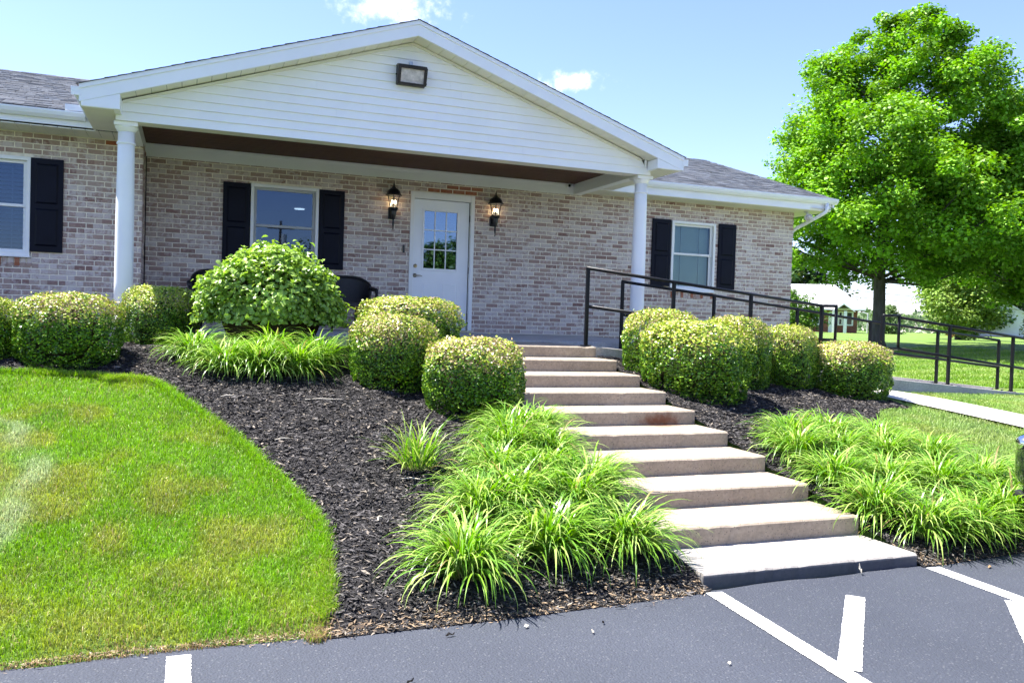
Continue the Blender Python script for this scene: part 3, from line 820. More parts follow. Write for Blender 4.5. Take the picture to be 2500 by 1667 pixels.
# ------------------------------------------------------------------ the house
house = thing('brick_house', (0, 0, 0), 'single-storey whitewashed brick building with white gabled porch', 'building')
LWY, LWC = -0.691, -3.815
SOF = 2.365
class Wall: pass
op_main = [(-2.44, -1.44, 0.80, 2.075), (-0.064, 0.978, -0.05, 2.158), (4.60, 5.51, 0.80, 2.045)]   # x0,x1,z0,z1
op_left = [(-6.12, -5.09, 0.80, 2.062)]
def wall_panel(name, x0, x1, z0, z1, yface, ops, depth=0.12):
    xs = sorted({x0, x1} | {v for o in ops for v in o[:2] if x0 < v < x1}); zs = sorted({z0, z1} | {v for o in ops for v in o[2:] if z0 < v < z1})
    m = MB()
    for i in range(len(xs)-1):
        for j in range(len(zs)-1):
            cx, cz = (xs[i]+xs[i+1])/2, (zs[j]+zs[j+1])/2
            if any(o[0] < cx < o[1] and o[2] < cz < o[3] for o in ops): continue
            m.add([(xs[i], yface, zs[j]), (xs[i+1], yface, zs[j]), (xs[i+1], yface, zs[j+1]), (xs[i], yface, zs[j+1])], [(0, 1, 2, 3)])
    for o in ops:
        a, b, c, d = o; y1 = yface+depth
        m.add([(a, yface, c), (a, y1, c), (a, y1, d), (a, yface, d)], [(0, 1, 2, 3)])
        m.add([(b, yface, c), (b, y1, c), (b, y1, d), (b, yface, d)], [(3, 2, 1, 0)])
        m.add([(a, yface, d), (a, y1, d), (b, y1, d), (b, yface, d)], [(0, 1, 2, 3)])
        m.add([(a, yface, c), (a, y1, c), (b, y1, c), (b, yface, c)], [(3, 2, 1, 0)])
    return m.build(name, 'mortar', house)
MJ = 0.006
wall_main = wall_panel('wall', LWC+.012, 7.206, -0.9, 2.45, MJ, op_main)
wall_left = wall_panel('wall', -9.4, LWC-.012, -0.5, 2.45, LWY+MJ, op_left)
m = MB(); m.box(LWC-.16, LWC-MJ, LWY+.03, 0.1, -0.5, 2.45); wall_ret = m.build('wall', 'mortar', house)
m = MB(); m.box(7.05, 7.206, 0.02, 8.0, -0.9, 2.45); wall_r = m.build('wall', 'mortar', house)
m = MB(); m.add([(-9.4, 8, -.6), (7.2, 8, -.6), (7.2, 8, 2.45), (-9.4, 8, 2.45)], [(0, 1, 2, 3)]); m.build('wall', 'mortar', house)

JT = 0.0125
def brick_spans(x0, x1, row, ops, zc):
    """x intervals of the bricks of one course, cut at the openings"""
    segs = [(x0, x1)]
    for o in ops:
        if o[2]-.03 < zc < o[3]+.012:
            ns = []
            for a, b in segs:
                if o[1] <= a or o[0] >= b: ns.append((a, b)); continue
                if o[0] > a: ns.append((a, o[0]))
                if o[1] < b: ns.append((o[1], b))
            segs = ns
    sh = .5*BL*((row+10) % 2)
    out = []
    for a, b in segs:
        k = math.floor((a+sh)/BL)-1
        while True:
            l = k*BL-sh+JT/2; r_ = (k+1)*BL-sh-JT/2; k += 1
            if r_ <= a+.012: continue
            if l >= b-.012: break
            out.append((max(l, a+(.001 if l < a else 0)), min(r_, b-(.001 if r_ > b else 0))))
    return out
def brick_geo(l, r_, z0, z1, y, rb):
    """front-facing block of a brick with softened arrises"""
    dy = rb.uniform(-.0022, .0022); c = .0035
    y0 = y+dy; yb = y+.02
    j = [rb.uniform(-.0012, .0012) for _ in range(4)]
    return ([(l, yb, z0), (r_, yb, z0), (r_, yb, z1), (l, yb, z1), (l+j[0]*.3, y0+c, z0), (r_, y0+c, z0+j[1]*.3), (r_, y0+c, z1), (l, y0+c, z1),
             (l+c, y0, z0+c+j[2]), (r_-c, y0, z0+c+j[3]), (r_-c, y0, z1-c+j[0]), (l+c, y0, z1-c+j[1])],
            [(8, 9, 10, 11), (4, 5, 9, 8), (5, 6, 10, 9), (6, 7, 11, 10), (7, 4, 8, 11), (0, 1, 5, 4), (1, 2, 6, 5), (2, 3, 7, 6), (3, 0, 4, 7)])
def lay_bricks(wallobj, x0, x1, zlo, zhi, y, ops, single_limit, xvis, seed, skip=None):
    rb = random.Random(seed); allb = []
    row = math.floor(zlo/BH)
    while row*BH < zhi-.01:
        z0 = row*BH+JT/2; z1 = min((row+1)*BH-JT/2, zhi)
        for l, r_ in brick_spans(x0, x1, row, ops, (z0+z1)/2):
            allb.append((l, r_, z0, z1, row))
        row += 1
    reds = [b for b in allb if skip and skip(b)]
    allb = [b for b in allb if not (skip and skip(b))]
    vis = [b for b in allb if xvis and xvis[0] < (b[0]+b[1])/2 < xvis[1] and xvis[2] < b[2] < xvis[3]]
    vis.sort(key=lambda b: abs((b[0]+b[1])/2-LWC)); single = set(vis[:single_limit]); cache = {}
    m = MB()
    for b in allb:
        l, r_, z0, z1, _ = b
        if b in single:
            w = round(r_-l, 4); hh = round(z1-z0, 4); var = rb.randrange(4)
            if (w, hh, var) not in cache:
                q = MB(); q.add(*brick_geo(0, w, 0, hh, 0, rb)); me = q.mesh('brick'); cache[(w, hh, var)] = me
            o = link('brick', cache[(w, hh, var)], 'brick', wallobj, (l, y, z0))
        else:
            m.add(*brick_geo(l, r_, z0, z1, y, rb))
    o = m.build('brickwork', 'brick', wallobj); o['kind'] = 'stuff'
    for l, r_, z0, z1, _ in reds:
        q = MB(); q.add(*brick_geo(l, r_, z0, z1, y, rb)); q.build('red_brick', 'red_brick', wallobj)
def isred(b):
    c = (b[0]+b[1])/2
    return (.30 < c < 1.08 and 2.165 < b[2] < 2.30 and not (b[2] > 2.235 and c < .55))
lay_bricks(wall_main, LWC+.012, 7.218, -0.75, 2.325 if False else 2.36, 0.0, op_main, 0, None, 3, isred)
lay_bricks(wall_left, -7.5, LWC, -0.35, 2.36, LWY, op_left, 300, (-5.7, LWC, -.05, 2.4), 4, lambda b: -4.32 < (b[0]+b[1])/2 < -4.1 and b[2] > 2.30)
# return wall of the recess (faces +X): headers and stretchers in bond
rb = random.Random(5); m = MB()
for row in range(-4, 35):
    z0 = row*BH+JT/2; z1 = min((row+1)*BH-JT/2, 2.36); sh = .5*BL*((row+10) % 2); yk = LWY
    k = 0
    while True:
        a = LWY+k*BL-sh+JT/2; b = a+BL-JT; k += 1
        if b < LWY+.02: continue
        if a > -.02: break
        a = max(a, LWY+.001); b = min(b, -.004)
        V, Fc = brick_geo(a, b, z0, z1, 0, rb)
        m.add([(LWC-v[1], v[0], v[2]) for v in V], Fc)
o = m.build('brickwork', 'brick', wall_ret); o['kind'] = 'stuff'
m = MB()
for row in range(-11, 35):
    z0 = row*BH+JT/2; z1 = min((row+1)*BH-JT/2, 2.36); sh = .5*BL*((row+10) % 2)
    for k in range(0, 40):
        a = k*BL-sh+JT/2; b = a+BL-JT
        if b < .02 or a > 7.9: continue
        a = max(a, .022)
        V, Fc = brick_geo(a, b, z0, z1, 0, rb)
        m.add([(7.217-v[1], v[0], v[2]) for v in V], Fc)
o = m.build('brickwork', 'brick', wall_r); o['kind'] = 'stuff'

# --- windows
def window(x0, x1, z0, z1, y, zmid, dark, sill=True, gx0=None, glass='window_glass'):
    """white double-hung window in its opening; y is the face of the brick"""
    w = MB(); fw = 0.045
    for (a, b, c, d) in ((x0, x0+fw, z0, z1), (x1-fw, x1, z0, z1), (x0+fw, x1-fw, z1-fw, z1), (x0+fw, x1-fw, z0, z0+fw)):
        w.box(a, b, y-.022, y+.10, c, d)
    root = w.build('window', 'frame_white', house, bevel=.004)
    s = 'sash_grey' if dark else 'frame_white'
    xa, xb, za, zb = x0+fw+.001, x1-fw-.001, z0+fw+.001, z1-fw-.001
    sw = 0.04
    for (c, d, yy) in ((zmid-.018, zb, y+.03), (za, zmid+.016, y+.052)):
        m = MB()
        m.box(xa, xa+sw, yy, yy+.03, c, d); m.box(xb-sw, xb, yy, yy+.03, c, d)
        m.box(xa+sw, xb-sw, yy, yy+.03, d-sw*.9, d); m.box(xa+sw, xb-sw, yy, yy+.03, c, c+sw*.9)
        m.build('sash', s, root, bevel=.003)
        m = MB(); m.box(xa+sw-.003, xb-sw+.003, yy+.012, yy+.016, c+sw*.9-.003, d-sw*.9+.003); m.build('pane', glass, root)
    m = MB(); m.box(x0-.012, x1+.012, y-.05, y+.0, z0-.020, z0-.0005); m.build('sill', 'frame_white', root, bevel=.003)
    if sill:
        n = int((x1-x0+.10)/BH)
        rb = random.Random(int(abs(x0)*100))
        for k in range(n):
            a = x0-.05+k*BH
            q = MB(); V, Fc = brick_geo(a+JT/2, a+BH-JT/2, z0-.125, z0-.022, y-.006, rb); q.add(V, Fc); q.build('sill_brick', 'red_brick' if k % 3 == 1 else 'brick', root)
    # dark room behind
    m = MB(); Y1 = y+6.4 if dark else y+2.2
    xa, xb = (x0-1.5, x1+2.6) if dark else (x0-.2, x1+.2)
    for f in ([(xa, Y1, z0-.8), (xb, Y1, z0-.8), (xb, Y1, 2.42), (xa, Y1, 2.42)], [(xa, y+.13, z0-.8), (xa, Y1, z0-.8), (xa, Y1, 2.42), (xa, y+.13, 2.42)],
              [(xb, y+.13, z0-.8), (xb, Y1, z0-.8), (xb, Y1, 2.42), (xb, y+.13, 2.42)], [(xa, y+.13, 2.42), (xb, y+.13, 2.42), (xb, Y1, 2.42), (xa, Y1, 2.42)],
              [(xa, y+.13, z0-.8), (xb, y+.13, z0-.8), (xb, Y1, z0-.8), (xa, Y1, z0-.8)]):
        m.add(f, [(0, 1, 2, 3)])
    # the inner face of the wall round the opening
    for (a, b, c, d) in ((xa, x0, z0-.8, 2.42), (x1, xb, z0-.8, 2.42), (x0, x1, z1, 2.42), (x0, x1, z0-.8, z0)):
        m.add([(a, y+.13, c), (b, y+.13, c), (b, y+.13, d), (a, y+.13, d)], [(0, 1, 2, 3)])
    m.build('room_wall', 'room_wall', root)
    return root
w1 = window(-2.42, -1.455, 0.83, 2.07, 0.0, 1.478, True, False)
w2 = window(4.605, 5.505, 0.83, 2.04, 0.0, 1.472, False, glass='clear_glass')
w3 = window(-6.10, -5.098, 0.83, 2.06, LWY, 1.456, False, glass='blue_glass')
m = MB(); m.lathe([(0.0, 0.0), (0.10, 0.0), (0.11, .008), (0.11, .012)], -1.09, 5.42, 20, 2.395); m.build('downlight', 'downlight', w1)
def blind(x0, x1, z0, z1, y, n, matn, tilt, th=.0018, cords=()):
    root = MB().box(x0, x1, y-.012, y+.03, z1-.03, z1).build('blind', matn, house)
    pitch_ = (z1-.035-z0)/n; me = None
    for k in range(n):
        z = z0+pitch_*(k+.5); hw = pitch_*.62
        if me is None:
            q = MB(); c, s = math.cos(tilt)*hw, math.sin(tilt)*hw
            q.hexa([(0, -c, -s-th), (x1-x0, -c, -s-th), (x1-x0, c, s-th), (0, c, s-th), (0, -c, -s+th), (x1-x0, -c, -s+th), (x1-x0, c, s+th), (0, c, s+th)]); me = q.mesh('slat')
        link('slat', me, matn, root, (x0, y, z))
    for cx in cords:
        q = MB(); q.box(cx-.004, cx+.004, y-.035, y-.033, z0, z1); q.build('cord', 'gap_black' if matn == 'blind_green' else 'blind_white', root)
blind(-6.04, -5.15, .89, 2.0, LWY+.17, 21, 'blind_white', R(38), cords=(-5.32, -5.9))
blind(4.66, 5.45, .89, 1.98, 0.15, 44, 'blind_green', R(74), .0008, cords=(4.86, 5.24))
def shutter(x0, x1, z0, z1, y, which):
    o = MB().box(x0, x1, y-.030, y-.004, z0, z1).build('shutter', 'navy_shutter', house, bevel=.004)
    st = .055; mid = z0+(z1-z0)*.49
    for (a, b) in ((z0+st*1.35, mid-st*.55), (mid+st*.55, z1-st*1.2)):
        m = MB(); c = .022
        xa, xb = x0+st, x1-st
        m.hexa([(xa+c, y-.046, a+c), (xb-c, y-.046, a+c), (xb, y-.0295, a), (xa, y-.0295, a), (xa+c, y-.046, b-c), (xb-c, y-.046, b-c), (xb, y-.0295, b), (xa, y-.0295, b)])
        m.build('panel', 'navy_shutter', o)
    o['label'] = which
shutter(-2.80, -2.43, .887, 2.06, 0.0, 'dark navy shutter left of the porch window')
shutter(-1.447, -1.079, .887, 2.06, 0.0, 'dark navy shutter right of the porch window')
shutter(4.21, 4.582, .887, 2.048, 0.0, 'dark navy shutter left of the far right window')
shutter(5.563, 5.934, .887, 2.048, 0.0, 'dark navy shutter right of the far right window')
shutter(-5.098, -4.733, .887, 2.056, LWY, 'dark navy shutter at the left edge of the photo')

# --- door
dr = MB()
for (a, b, c, d) in ((-.064, -.004, 0.0, 2.158), (.918, .978, 0.0, 2.158), (-.004, .918, 2.056, 2.158)):
    dr.box(a, b, -.02, .11, c, d)
frame = dr.build('door_frame', 'frame_white', house, bevel=.005)
LX0, LX1, LZ0, LZ1 = .142, .741, .948, 1.914
m = MB(); yd = .045
for (a, b, c, d) in ((0.003, LX0+.03, .03, 2.048), (LX1-.03, .905, .03, 2.048), (LX0+.03, LX1-.03, LZ1-.03, 2.048), (LX0+.03, LX1-.03, .03, LZ0+.03)):
    m.box(a, b, yd, yd+.044, c, d)
door = m.build('door', 'door_white', house)
m = MB()
for (a, b, c, d) in ((LX0, LX0+.034, LZ0, LZ1), (LX1-.034, LX1, LZ0, LZ1), (LX0+.034, LX1-.034, LZ1-.038, LZ1), (LX0+.034, LX1-.034, LZ0, LZ0+.038)):
    m.box(a, b, yd-.014, yd+.004, c, d)
m.build('lite_frame', 'door_white', door, bevel=.006)
gx0, gx1, gz0, gz1 = LX0+.034, LX1-.034, LZ0+.038, LZ1-.038
for k in range(3):
    for j in range(3):
        w_ = (gx1-gx0-.032)/3; h_ = (gz1-gz0-.032)/3
        a = gx0+k*(w_+.016); c = gz0+j*(h_+.016)
        MB().box(a-.002, a+w_+.002, yd+.008, yd+.012, c-.002, c+h_+.002).build('pane', 'door_glass', door)
for k in (1, 2):
    a = gx0+k*((gx1-gx0-.032)/3)+(k-1)*.016; MB().box(a, a+.016, yd-.002, yd+.007, gz0, gz1).build('muntin', 'door_white', door)
    c = gz0+k*((gz1-gz0-.032)/3)+(k-1)*.016; MB().box(gx0, gx1, yd-.0025, yd+.0065, c, c+.016).build('muntin', 'door_white', door)
MB().box(gx0, gx1, yd+.05, yd+.06, gz0+.70, gz1).build('blind', 'blind_white', door)
MB().box(gx0-.1, gx1+.1, yd+.3, yd+.31, gz0-.1, gz1+.1).build('room_wall', 'room_wall', door)
for xa, xb in ((.165, .43), (.475, .74)):
    for pz in ((.17, .765),):
        m = MB(); a, c = pz; cc = .03
        m.hexa([(xa+cc, yd-.006, a+cc), (xb-cc, yd-.006, a+cc), (xb-.012, yd+.001, a+.012), (xa+.012, yd+.001, a+.012), (xa+cc, yd-.006, c-cc), (xb-cc, yd-.006, c-cc), (xb-.012, yd+.001, c-.012), (xa+.012, yd+.001, c-.012)])
        m.build('panel', 'door_white', door)
        m = MB()
        for (q0, q1, q2, q3) in ((xa, xa+.012, a, c), (xb-.012, xb, a, c), (xa+.012, xb-.012, c-.012, c), (xa+.012, xb-.012, a, a+.012)): m.box(q0, q1, yd-.004, yd+.001, q2, q3)
        m.build('panel_moulding', 'door_white', door, bevel=.002)
MB().box(.906, .917, yd+.004, yd+.05, .03, 2.05).build('hinge_gap', 'gap_black', door)
for z in (.25, .98, 1.80): MB().tube([(.912, yd-.008, z-.05), (.912, yd-.008, z+.05)], .008, 8).build('hinge', 'bronze_housing', door)
m = MB(); m.add([(v[0], yd-.0-v[2], v[1]) for v in MB().lathe([(0, 0), (.032, 0), (.032, .008), (.026, .013), (.012, .016), (.012, .045), (0, .046)], .045, .866, 20).v], MB().lathe([(0, 0), (.032, 0), (.032, .008), (.026, .013), (.012, .016), (.012, .045), (0, .046)], .045, .866, 20).f)
hd = m.build('handle', 'satin_nickel', door, smooth=True)
MB().tube([(.045, yd-.045, .866), (.075, yd-.05, .866), (.115, yd-.05, .868), (.15, yd-.046, .858)], [.010, .009, .007, .006], 10).build('lever', 'satin_nickel', hd, smooth=True)
lp = [(0, 0), (.030, 0), (.030, .008), (.022, .016), (0, .017)]
m = MB(); q = MB().lathe(lp, .048, 1.013, 20); m.add([(v[0], yd-v[2], v[1]) for v in q.v], q.f); m.build('deadbolt', 'brass', door, smooth=True)
MB().box(-.06, .975, -.05, .12, -.012, .028).build('threshold', 'satin_nickel', house)

# --- porch slab, beams, columns
m = MB(); m.hexa([(-4.25, -2.35, -.6), (3.04, -2.35, -.6), (3.04, 0.0, -.6), (-4.25, 0.0, -.6), (-4.25, -2.35, -.045), (3.04, -2.35, -.045), (3.04, 0.009, -.004), (-4.25, 0.009, -.004)])
m.build('porch_floor', 'ramp_concrete', house, bevel=.008)
BY, BB, CE = -2.241, 2.3228, 2.4946
BLX, BRX = -4.034, 2.830
m = MB(); m.box(BLX, BRX, BY+.004, BY+.20, BB, CE+.05); m.build('front_beam', 'cream_soffit', house)
m = MB(); m.box(BLX, -3.82, BY+.201, -.0, BB+.002, CE+.05); m.build('side_beam', 'white_vinyl', house)
m = MB(); m.box(2.69, BRX, BY+.201, -.0, BB+.002, CE+.05); m.build('side_beam', 'white_vinyl', house)
m = MB(); m.box(-3.819, 2.689, -.022, .010, BB, CE+.04); m.build('frieze_board', 'white_vinyl', house)
m = MB(); m.box(-3.819, 2.689, -.034, -.0225, CE-.04, CE-.001); m.build('frieze_trim', 'white_vinyl', house)
yy = BY+.20; k = 0
while yy < -.06:
    y1 = min(yy+.088, -.035)
    MB().box(-3.819, 2.689, yy, y1-.011, CE, CE+.014).build('ceiling_plank', 'ceiling_wood', house, bevel=.003, seg=1); yy += .088
MB().box(-3.82, 2.69, BY+.2, 0, CE+.012, CE+.03).build('ceiling_backing', 'gap_black', house)
def column(x, y, label):
    root = link('column', MB().lathe([(.100, .10), (.1005, .5), (.099, 1.2), (.093, 1.8), (.0875, 2.25)], x, y, 40, 0).mesh('column', True), 'column_white', house)
    root['label'] = label
    MB().lathe([(.088, 2.075), (.100, 2.078), (.104, 2.09), (.100, 2.102), (.088, 2.106)], x, y, 40).build('collar', 'column_white', root, smooth=True)
    MB().lathe([(.087, 2.215), (.092, 2.225), (.105, 2.24), (.118, 2.262), (.122, 2.275)], x, y, 40).build('capital', 'column_white', root, smooth=True)
    MB().box(x-.124, x+.124, y-.124, y+.124, 2.2755, 2.3218).build('abacus', 'column_white', root, bevel=.004)
    MB().lathe([(.135, .05), (.140, .06), (.142, .075), (.135, .09), (.115, .10), (.112, .115), (.101, .13)], x, y, 40).build('base_ring', 'column_white', root, smooth=True)
    MB().box(x-.145, x+.145, y-.145, y+.145, -.045, .05).build('plinth', 'column_white', root, bevel=.004)
column(-3.930, -2.106, 'round white porch column at the left')
column(2.773, -2.106, 'round white porch column beside the ramp rail')

# --- gable front
AX, SL = -0.652, 0.3375
FY = -2.541
ZT = lambda x: 3.863-SL*abs(x-AX)         # top of rake fascia
SA = 3.667                                # apex of siding
sid = lambda z: (SA-z)/0.3405             # half width of the siding at height z
nb = 13; bh = (SA-BB)/nb
for k in range(nb):
    z0 = BB+k*bh; z1 = z0+bh
    if k == 0: xl0, xr0, xl1, xr1 = BLX, BRX, BLX, BRX
    else:
        lim = lambda z: (max(AX-sid(z), -3.962), min(AX+sid(z), 2.742))
        (xl0, xr0), (xl1, xr1) = lim(z0), lim(z1)
        if k == nb-1: xl1, xr1 = AX-.01, AX+.01
    t0, t1 = .024, .002
    cut = (xl0+xr0)/2+rng.uniform(-.28, .28)*(xr0-xl0) if xr0-xl0 > 3.0 else None      # where two lengths of vinyl lap
    if cut is not None:
        m = MB(); m.hexa([(cut, BY-t0-.0022, z0), (xr0, BY-t0-.0022, z0), (xr0, BY+.003, z0), (cut, BY+.003, z0), (cut, BY-t1-.0022, z1+.002), (xr1, BY-t1-.0022, z1+.002), (xr1, BY+.003, z1+.002), (cut, BY+.003, z1+.002)])
        m.build('siding_board', 'white_vinyl', house)
        xr0 = xr1 = cut-.0008
    m = MB()
    # lapped board: lower edge stands proud
    m.hexa([(xl0, BY-t0, z0), (xr0, BY-t0, z0), (xr0, BY+.003, z0), (xl0, BY+.003, z0), (xl1, BY-t1, z1+.002), (xr1, BY-t1, z1+.002), (xr1, BY+.003, z1+.002), (xl1, BY+.003, z1+.002)])
    m.build('siding_board', 'white_vinyl', house)
MB().prism_xz([(-4.02, BB+.1), (2.82, BB+.1), (2.82, 2.5), (AX, SA+.02), (-4.02, 2.5)], BY+.004, BY+.06).build('gable_wall', 'white_vinyl', house)
for x in (-3.975, 2.745): MB().box(x-.012, x+.012, BY-.032, BY-.001, BB+bh, 2.535).build('corner_trim', 'white_vinyl', house)
for s in (-1, 1):
    xe = AX+s*3.31
    m = MB(); m.prism_xz([(AX, SA+.006), (AX, SA-.026), (xe, SA-.026-3.31*.3405), (xe, SA+.006-3.31*.3405)] if s > 0 else [(AX, SA+.006), (xe, SA+.006-3.31*.3405), (xe, SA-.026-3.31*.3405), (AX, SA-.026)], BY-.034, BY-.0005)
    m.build('soffit_trim', 'cream_soffit', house)
for s, xe in ((-1, -4.374), (1, 3.197)):
    # rake fascia board and the narrow drip moulding over it
    def P(x, dz): return (x, ZT(x)+dz)
    for (d0, d1, ya, yb, nm) in ((-.188, -.048, FY, FY+.03, 'rake_fascia'), (-.050, .0, FY-.014, FY+.03, 'drip_moulding')):
        poly = [P(AX, d0), P(xe, d0), P(xe, d1), P(AX, d1)]
        if s > 0: poly = poly
        else: poly = poly[::-1]
        MB().prism_xz(poly, ya, yb).build(nm, 'white_aluminium', house, bevel=.002, seg=1)
    # sloping soffit behind the fascia, panel by panel
    xi = AX
    n = 21; step = (abs(xe-AX)-.39)/n
    for k in range(n):
        a = AX+s*(k*step+.002); b = AX+s*((k+1)*step-.003)
        za, zb = ZT(a)-.180, ZT(b)-.180
        m = MB(); q = [(a, FY+.03, za-.004), (b, FY+.03, zb-.004), (b, BY-.002, zb-.004), (a, BY-.002, za-.004), (a, FY+.03, za+.006), (b, FY+.03, zb+.006), (b, BY-.002, zb+.006), (a, BY-.002, za+.006)]
        if s < 0: q = [q[1], q[0], q[3], q[2], q[5], q[4], q[7], q[6]]
        m.hexa(q); m.build('soffit_panel', 'cream_soffit', house)
    # boxed return at the foot of the rake
    xi = -3.973 if s < 0 else 2.779; xo = -4.3526 if s < 0 else 3.1674
    zb = 2.3808
    poly = [(xi, zb), (xo, zb), (xo, ZT(xo)-.185), (xi, ZT(xi)-.19)]
    if s > 0: poly = poly[::-1]
    MB().prism_xz(poly, FY+.004, BY-.004).build('eave_return', 'white_aluminium', house, bevel=.003, seg=1)
    # level soffit of the porch eave: narrow panels running across
    y = FY+.01; k = 0; xin = BLX+.0 if s < 0 else BRX
    yend = -1.26 if s < 0 else -.52
    while y < yend:
        a, b = sorted((xin, xo)); MB().box(a+.001, b-.001, y, min(y+.094, yend), zb-.006 if k else zb-.006, zb+.004).build('soffit_panel', 'cream_soffit', house); y += .099; k += 1
    # eave fascia and gutter along the porch side
    a, b = sorted((xo-s*.0, xo-s*.02)); MB().box(a, b, FY+.031, 3.4 if False else -.2, zb, ZT(xo)-.03).build('eave_fascia', 'white_aluminium', house)
    g = [(0, 0), (.055, 0), (.085, .035), (.10, .075), (.10, .095), (.092, .095), (.09, .08), (.06, .012), (.006, .008), (.006, .095), (0, .095)]
    poly = [(xo+s*.001+s*gx_, ZT(xo)-.13+gz_) for gx_, gz_ in g]
    if s < 0: poly = poly[::-1]
    MB().prism_xz(poly, FY-.0, -.4).build('gutter', 'white_aluminium', house)
    MB().box(*sorted((xo+s*.002, xo+s*.098)), FY-.003, FY+.0, ZT(xo)-.128, ZT(xo)-.036).build('gutter_end', 'white_aluminium', house)

# --- roofs
def shingle_plane(name, p00, ux, uy, W_, L_, seed, expo=.142, base=(.128, .137, .152)):
    """courses of tabs on the plane p00 + a*ux + b*uy (ux along the eave, uy up the slope)"""
    r_ = random.Random(seed); ux = Vector(ux).normalized(); uy = Vector(uy).normalized(); nz = ux.cross(uy).normalized()
    if nz.z < 0: nz = -nz
    p00 = Vector(p00); V = []; Fq = []; Cc = []
    rows = int(L_/expo)+1
    for j in range(rows):
        b0 = j*expo; b1 = min(b0+expo+.05, L_+.02); a = -r_.uniform(0, .2)
        while a < W_:
            w = r_.uniform(.09, .24); a0, a1 = max(a, 0), min(a+w-.006, W_); a += w
            if a1-a0 < .01: continue
            th = r_.choice((.006, .006, .011)); drop = r_.uniform(-.004, .004)
            q = []
            for (aa, bb, hh) in ((a0, b0+drop, .0), (a1, b0+drop, .0), (a1, b0+drop, th), (a0, b0+drop, th), (a1, b1, .001), (a0, b1, .001)):
                q.append(p00+ux*aa+uy*bb+nz*hh)
            k = len(V); V += [tuple(x) for x in q]
            Fq += [(k, k+1, k+2, k+3), (k+3, k+2, k+4, k+5)]
            g = r_.choice((.72, .88, 1.0, 1.0, 1.12, 1.28))*r_.uniform(.9, 1.1); wm = r_.uniform(-.03, .03)
            Cc += [(base[0]*g*(1+wm), base[1]*g, base[2]*g*(1-wm))]*6
    me = np_mesh(name, np.array(V), np.array(Fq), np.array(Cc))
    return me
def roof_plane(pts, shingle_args, seed):
    m = MB(); m.add(pts, [(0, 1, 2, 3)]); o = m.build('roof', 'shingle', house)
    if shingle_args:
        s = link('shingles', shingle_plane('shingles', *shingle_args, seed), 'shingle', o); s['kind'] = 'stuff'
    return o
# right wing: plain gable roof ending in a rake at the right
RXE = 7.70; RY0, RZ0, RYR, RZR = -.50, 2.592, 3.80, 4.02
ul = math.hypot(RYR-RY0, RZR-RZ0)
roof_plane([(-4.3, RY0, RZ0-.006), (RXE, RY0, RZ0-.006), (RXE, RYR, RZR-.006), (-4.3, RYR, RZR-.006)], ((2.2, RY0-.02, RZ0-.002), (1, 0, 0), (0, RYR-RY0, RZR-RZ0), RXE-2.2+.02, ul), 1)
m = MB(); m.add([(-9, 8.2, 2.55), (RXE, 8.2, 2.55), (RXE, RYR, RZR-.01), (-9, RYR, RZR-.01)], [(3, 2, 1, 0)]); m.build('roof', 'shingle', house)
m = MB(); m.prism_yz([(RY0, RZ0-.03), (RYR, RZR-.03), (RYR, RZR-.16), (RY0, RZ0-.16)], RXE-.03, RXE-.005); m.build('rake_fascia', 'white_aluminium', house)
m = MB(); m.add([(7.20, RY0, 2.40), (RXE-.03, RY0, 2.40), (RXE-.03, RYR, RZR-.17), (7.20, RYR, RZR-.17)], [(0, 3, 2, 1)]); m.build('rake_soffit', 'cream_soffit', house)
m = MB(); m.prism_yz([(0, 2.36), (8.0, 2.36), (RYR, RZR-.1)], 7.12, 7.2); m.build('gable_wall', 'white_vinyl', house)
# left wing roof
LY0, LZ0, LYR, LZR = -1.22, 2.585, 3.80, 4.17
ul = math.hypot(LYR-LY0, LZR-LZ0)
roof_plane([(-9.6, LY0, LZ0-.006), (-3.9, LY0, LZ0-.006), (-3.9, LYR, LZR-.006), (-9.6, LYR, LZR-.006)], ((-7.6, LY0-.02, LZ0-.002), (1, 0, 0), (0, LYR-LY0, LZR-LZ0), 3.55, ul), 2)
MB().prism_yz([(LYR-.16, LZR-.045), (LYR, LZR+.012), (LYR+.16, LZR-.045)], -9.6, -3.9).build('ridge_cap', 'shingle', house)
m = MB(); m.prism_yz([(LYR-.05, LZR-.1), (LYR-.05, 2.4), (LYR+.0, 2.4), (LYR+.0, LZR-.1)], -4.0, -3.92); m.build('gable_wall', 'white_vinyl', house)
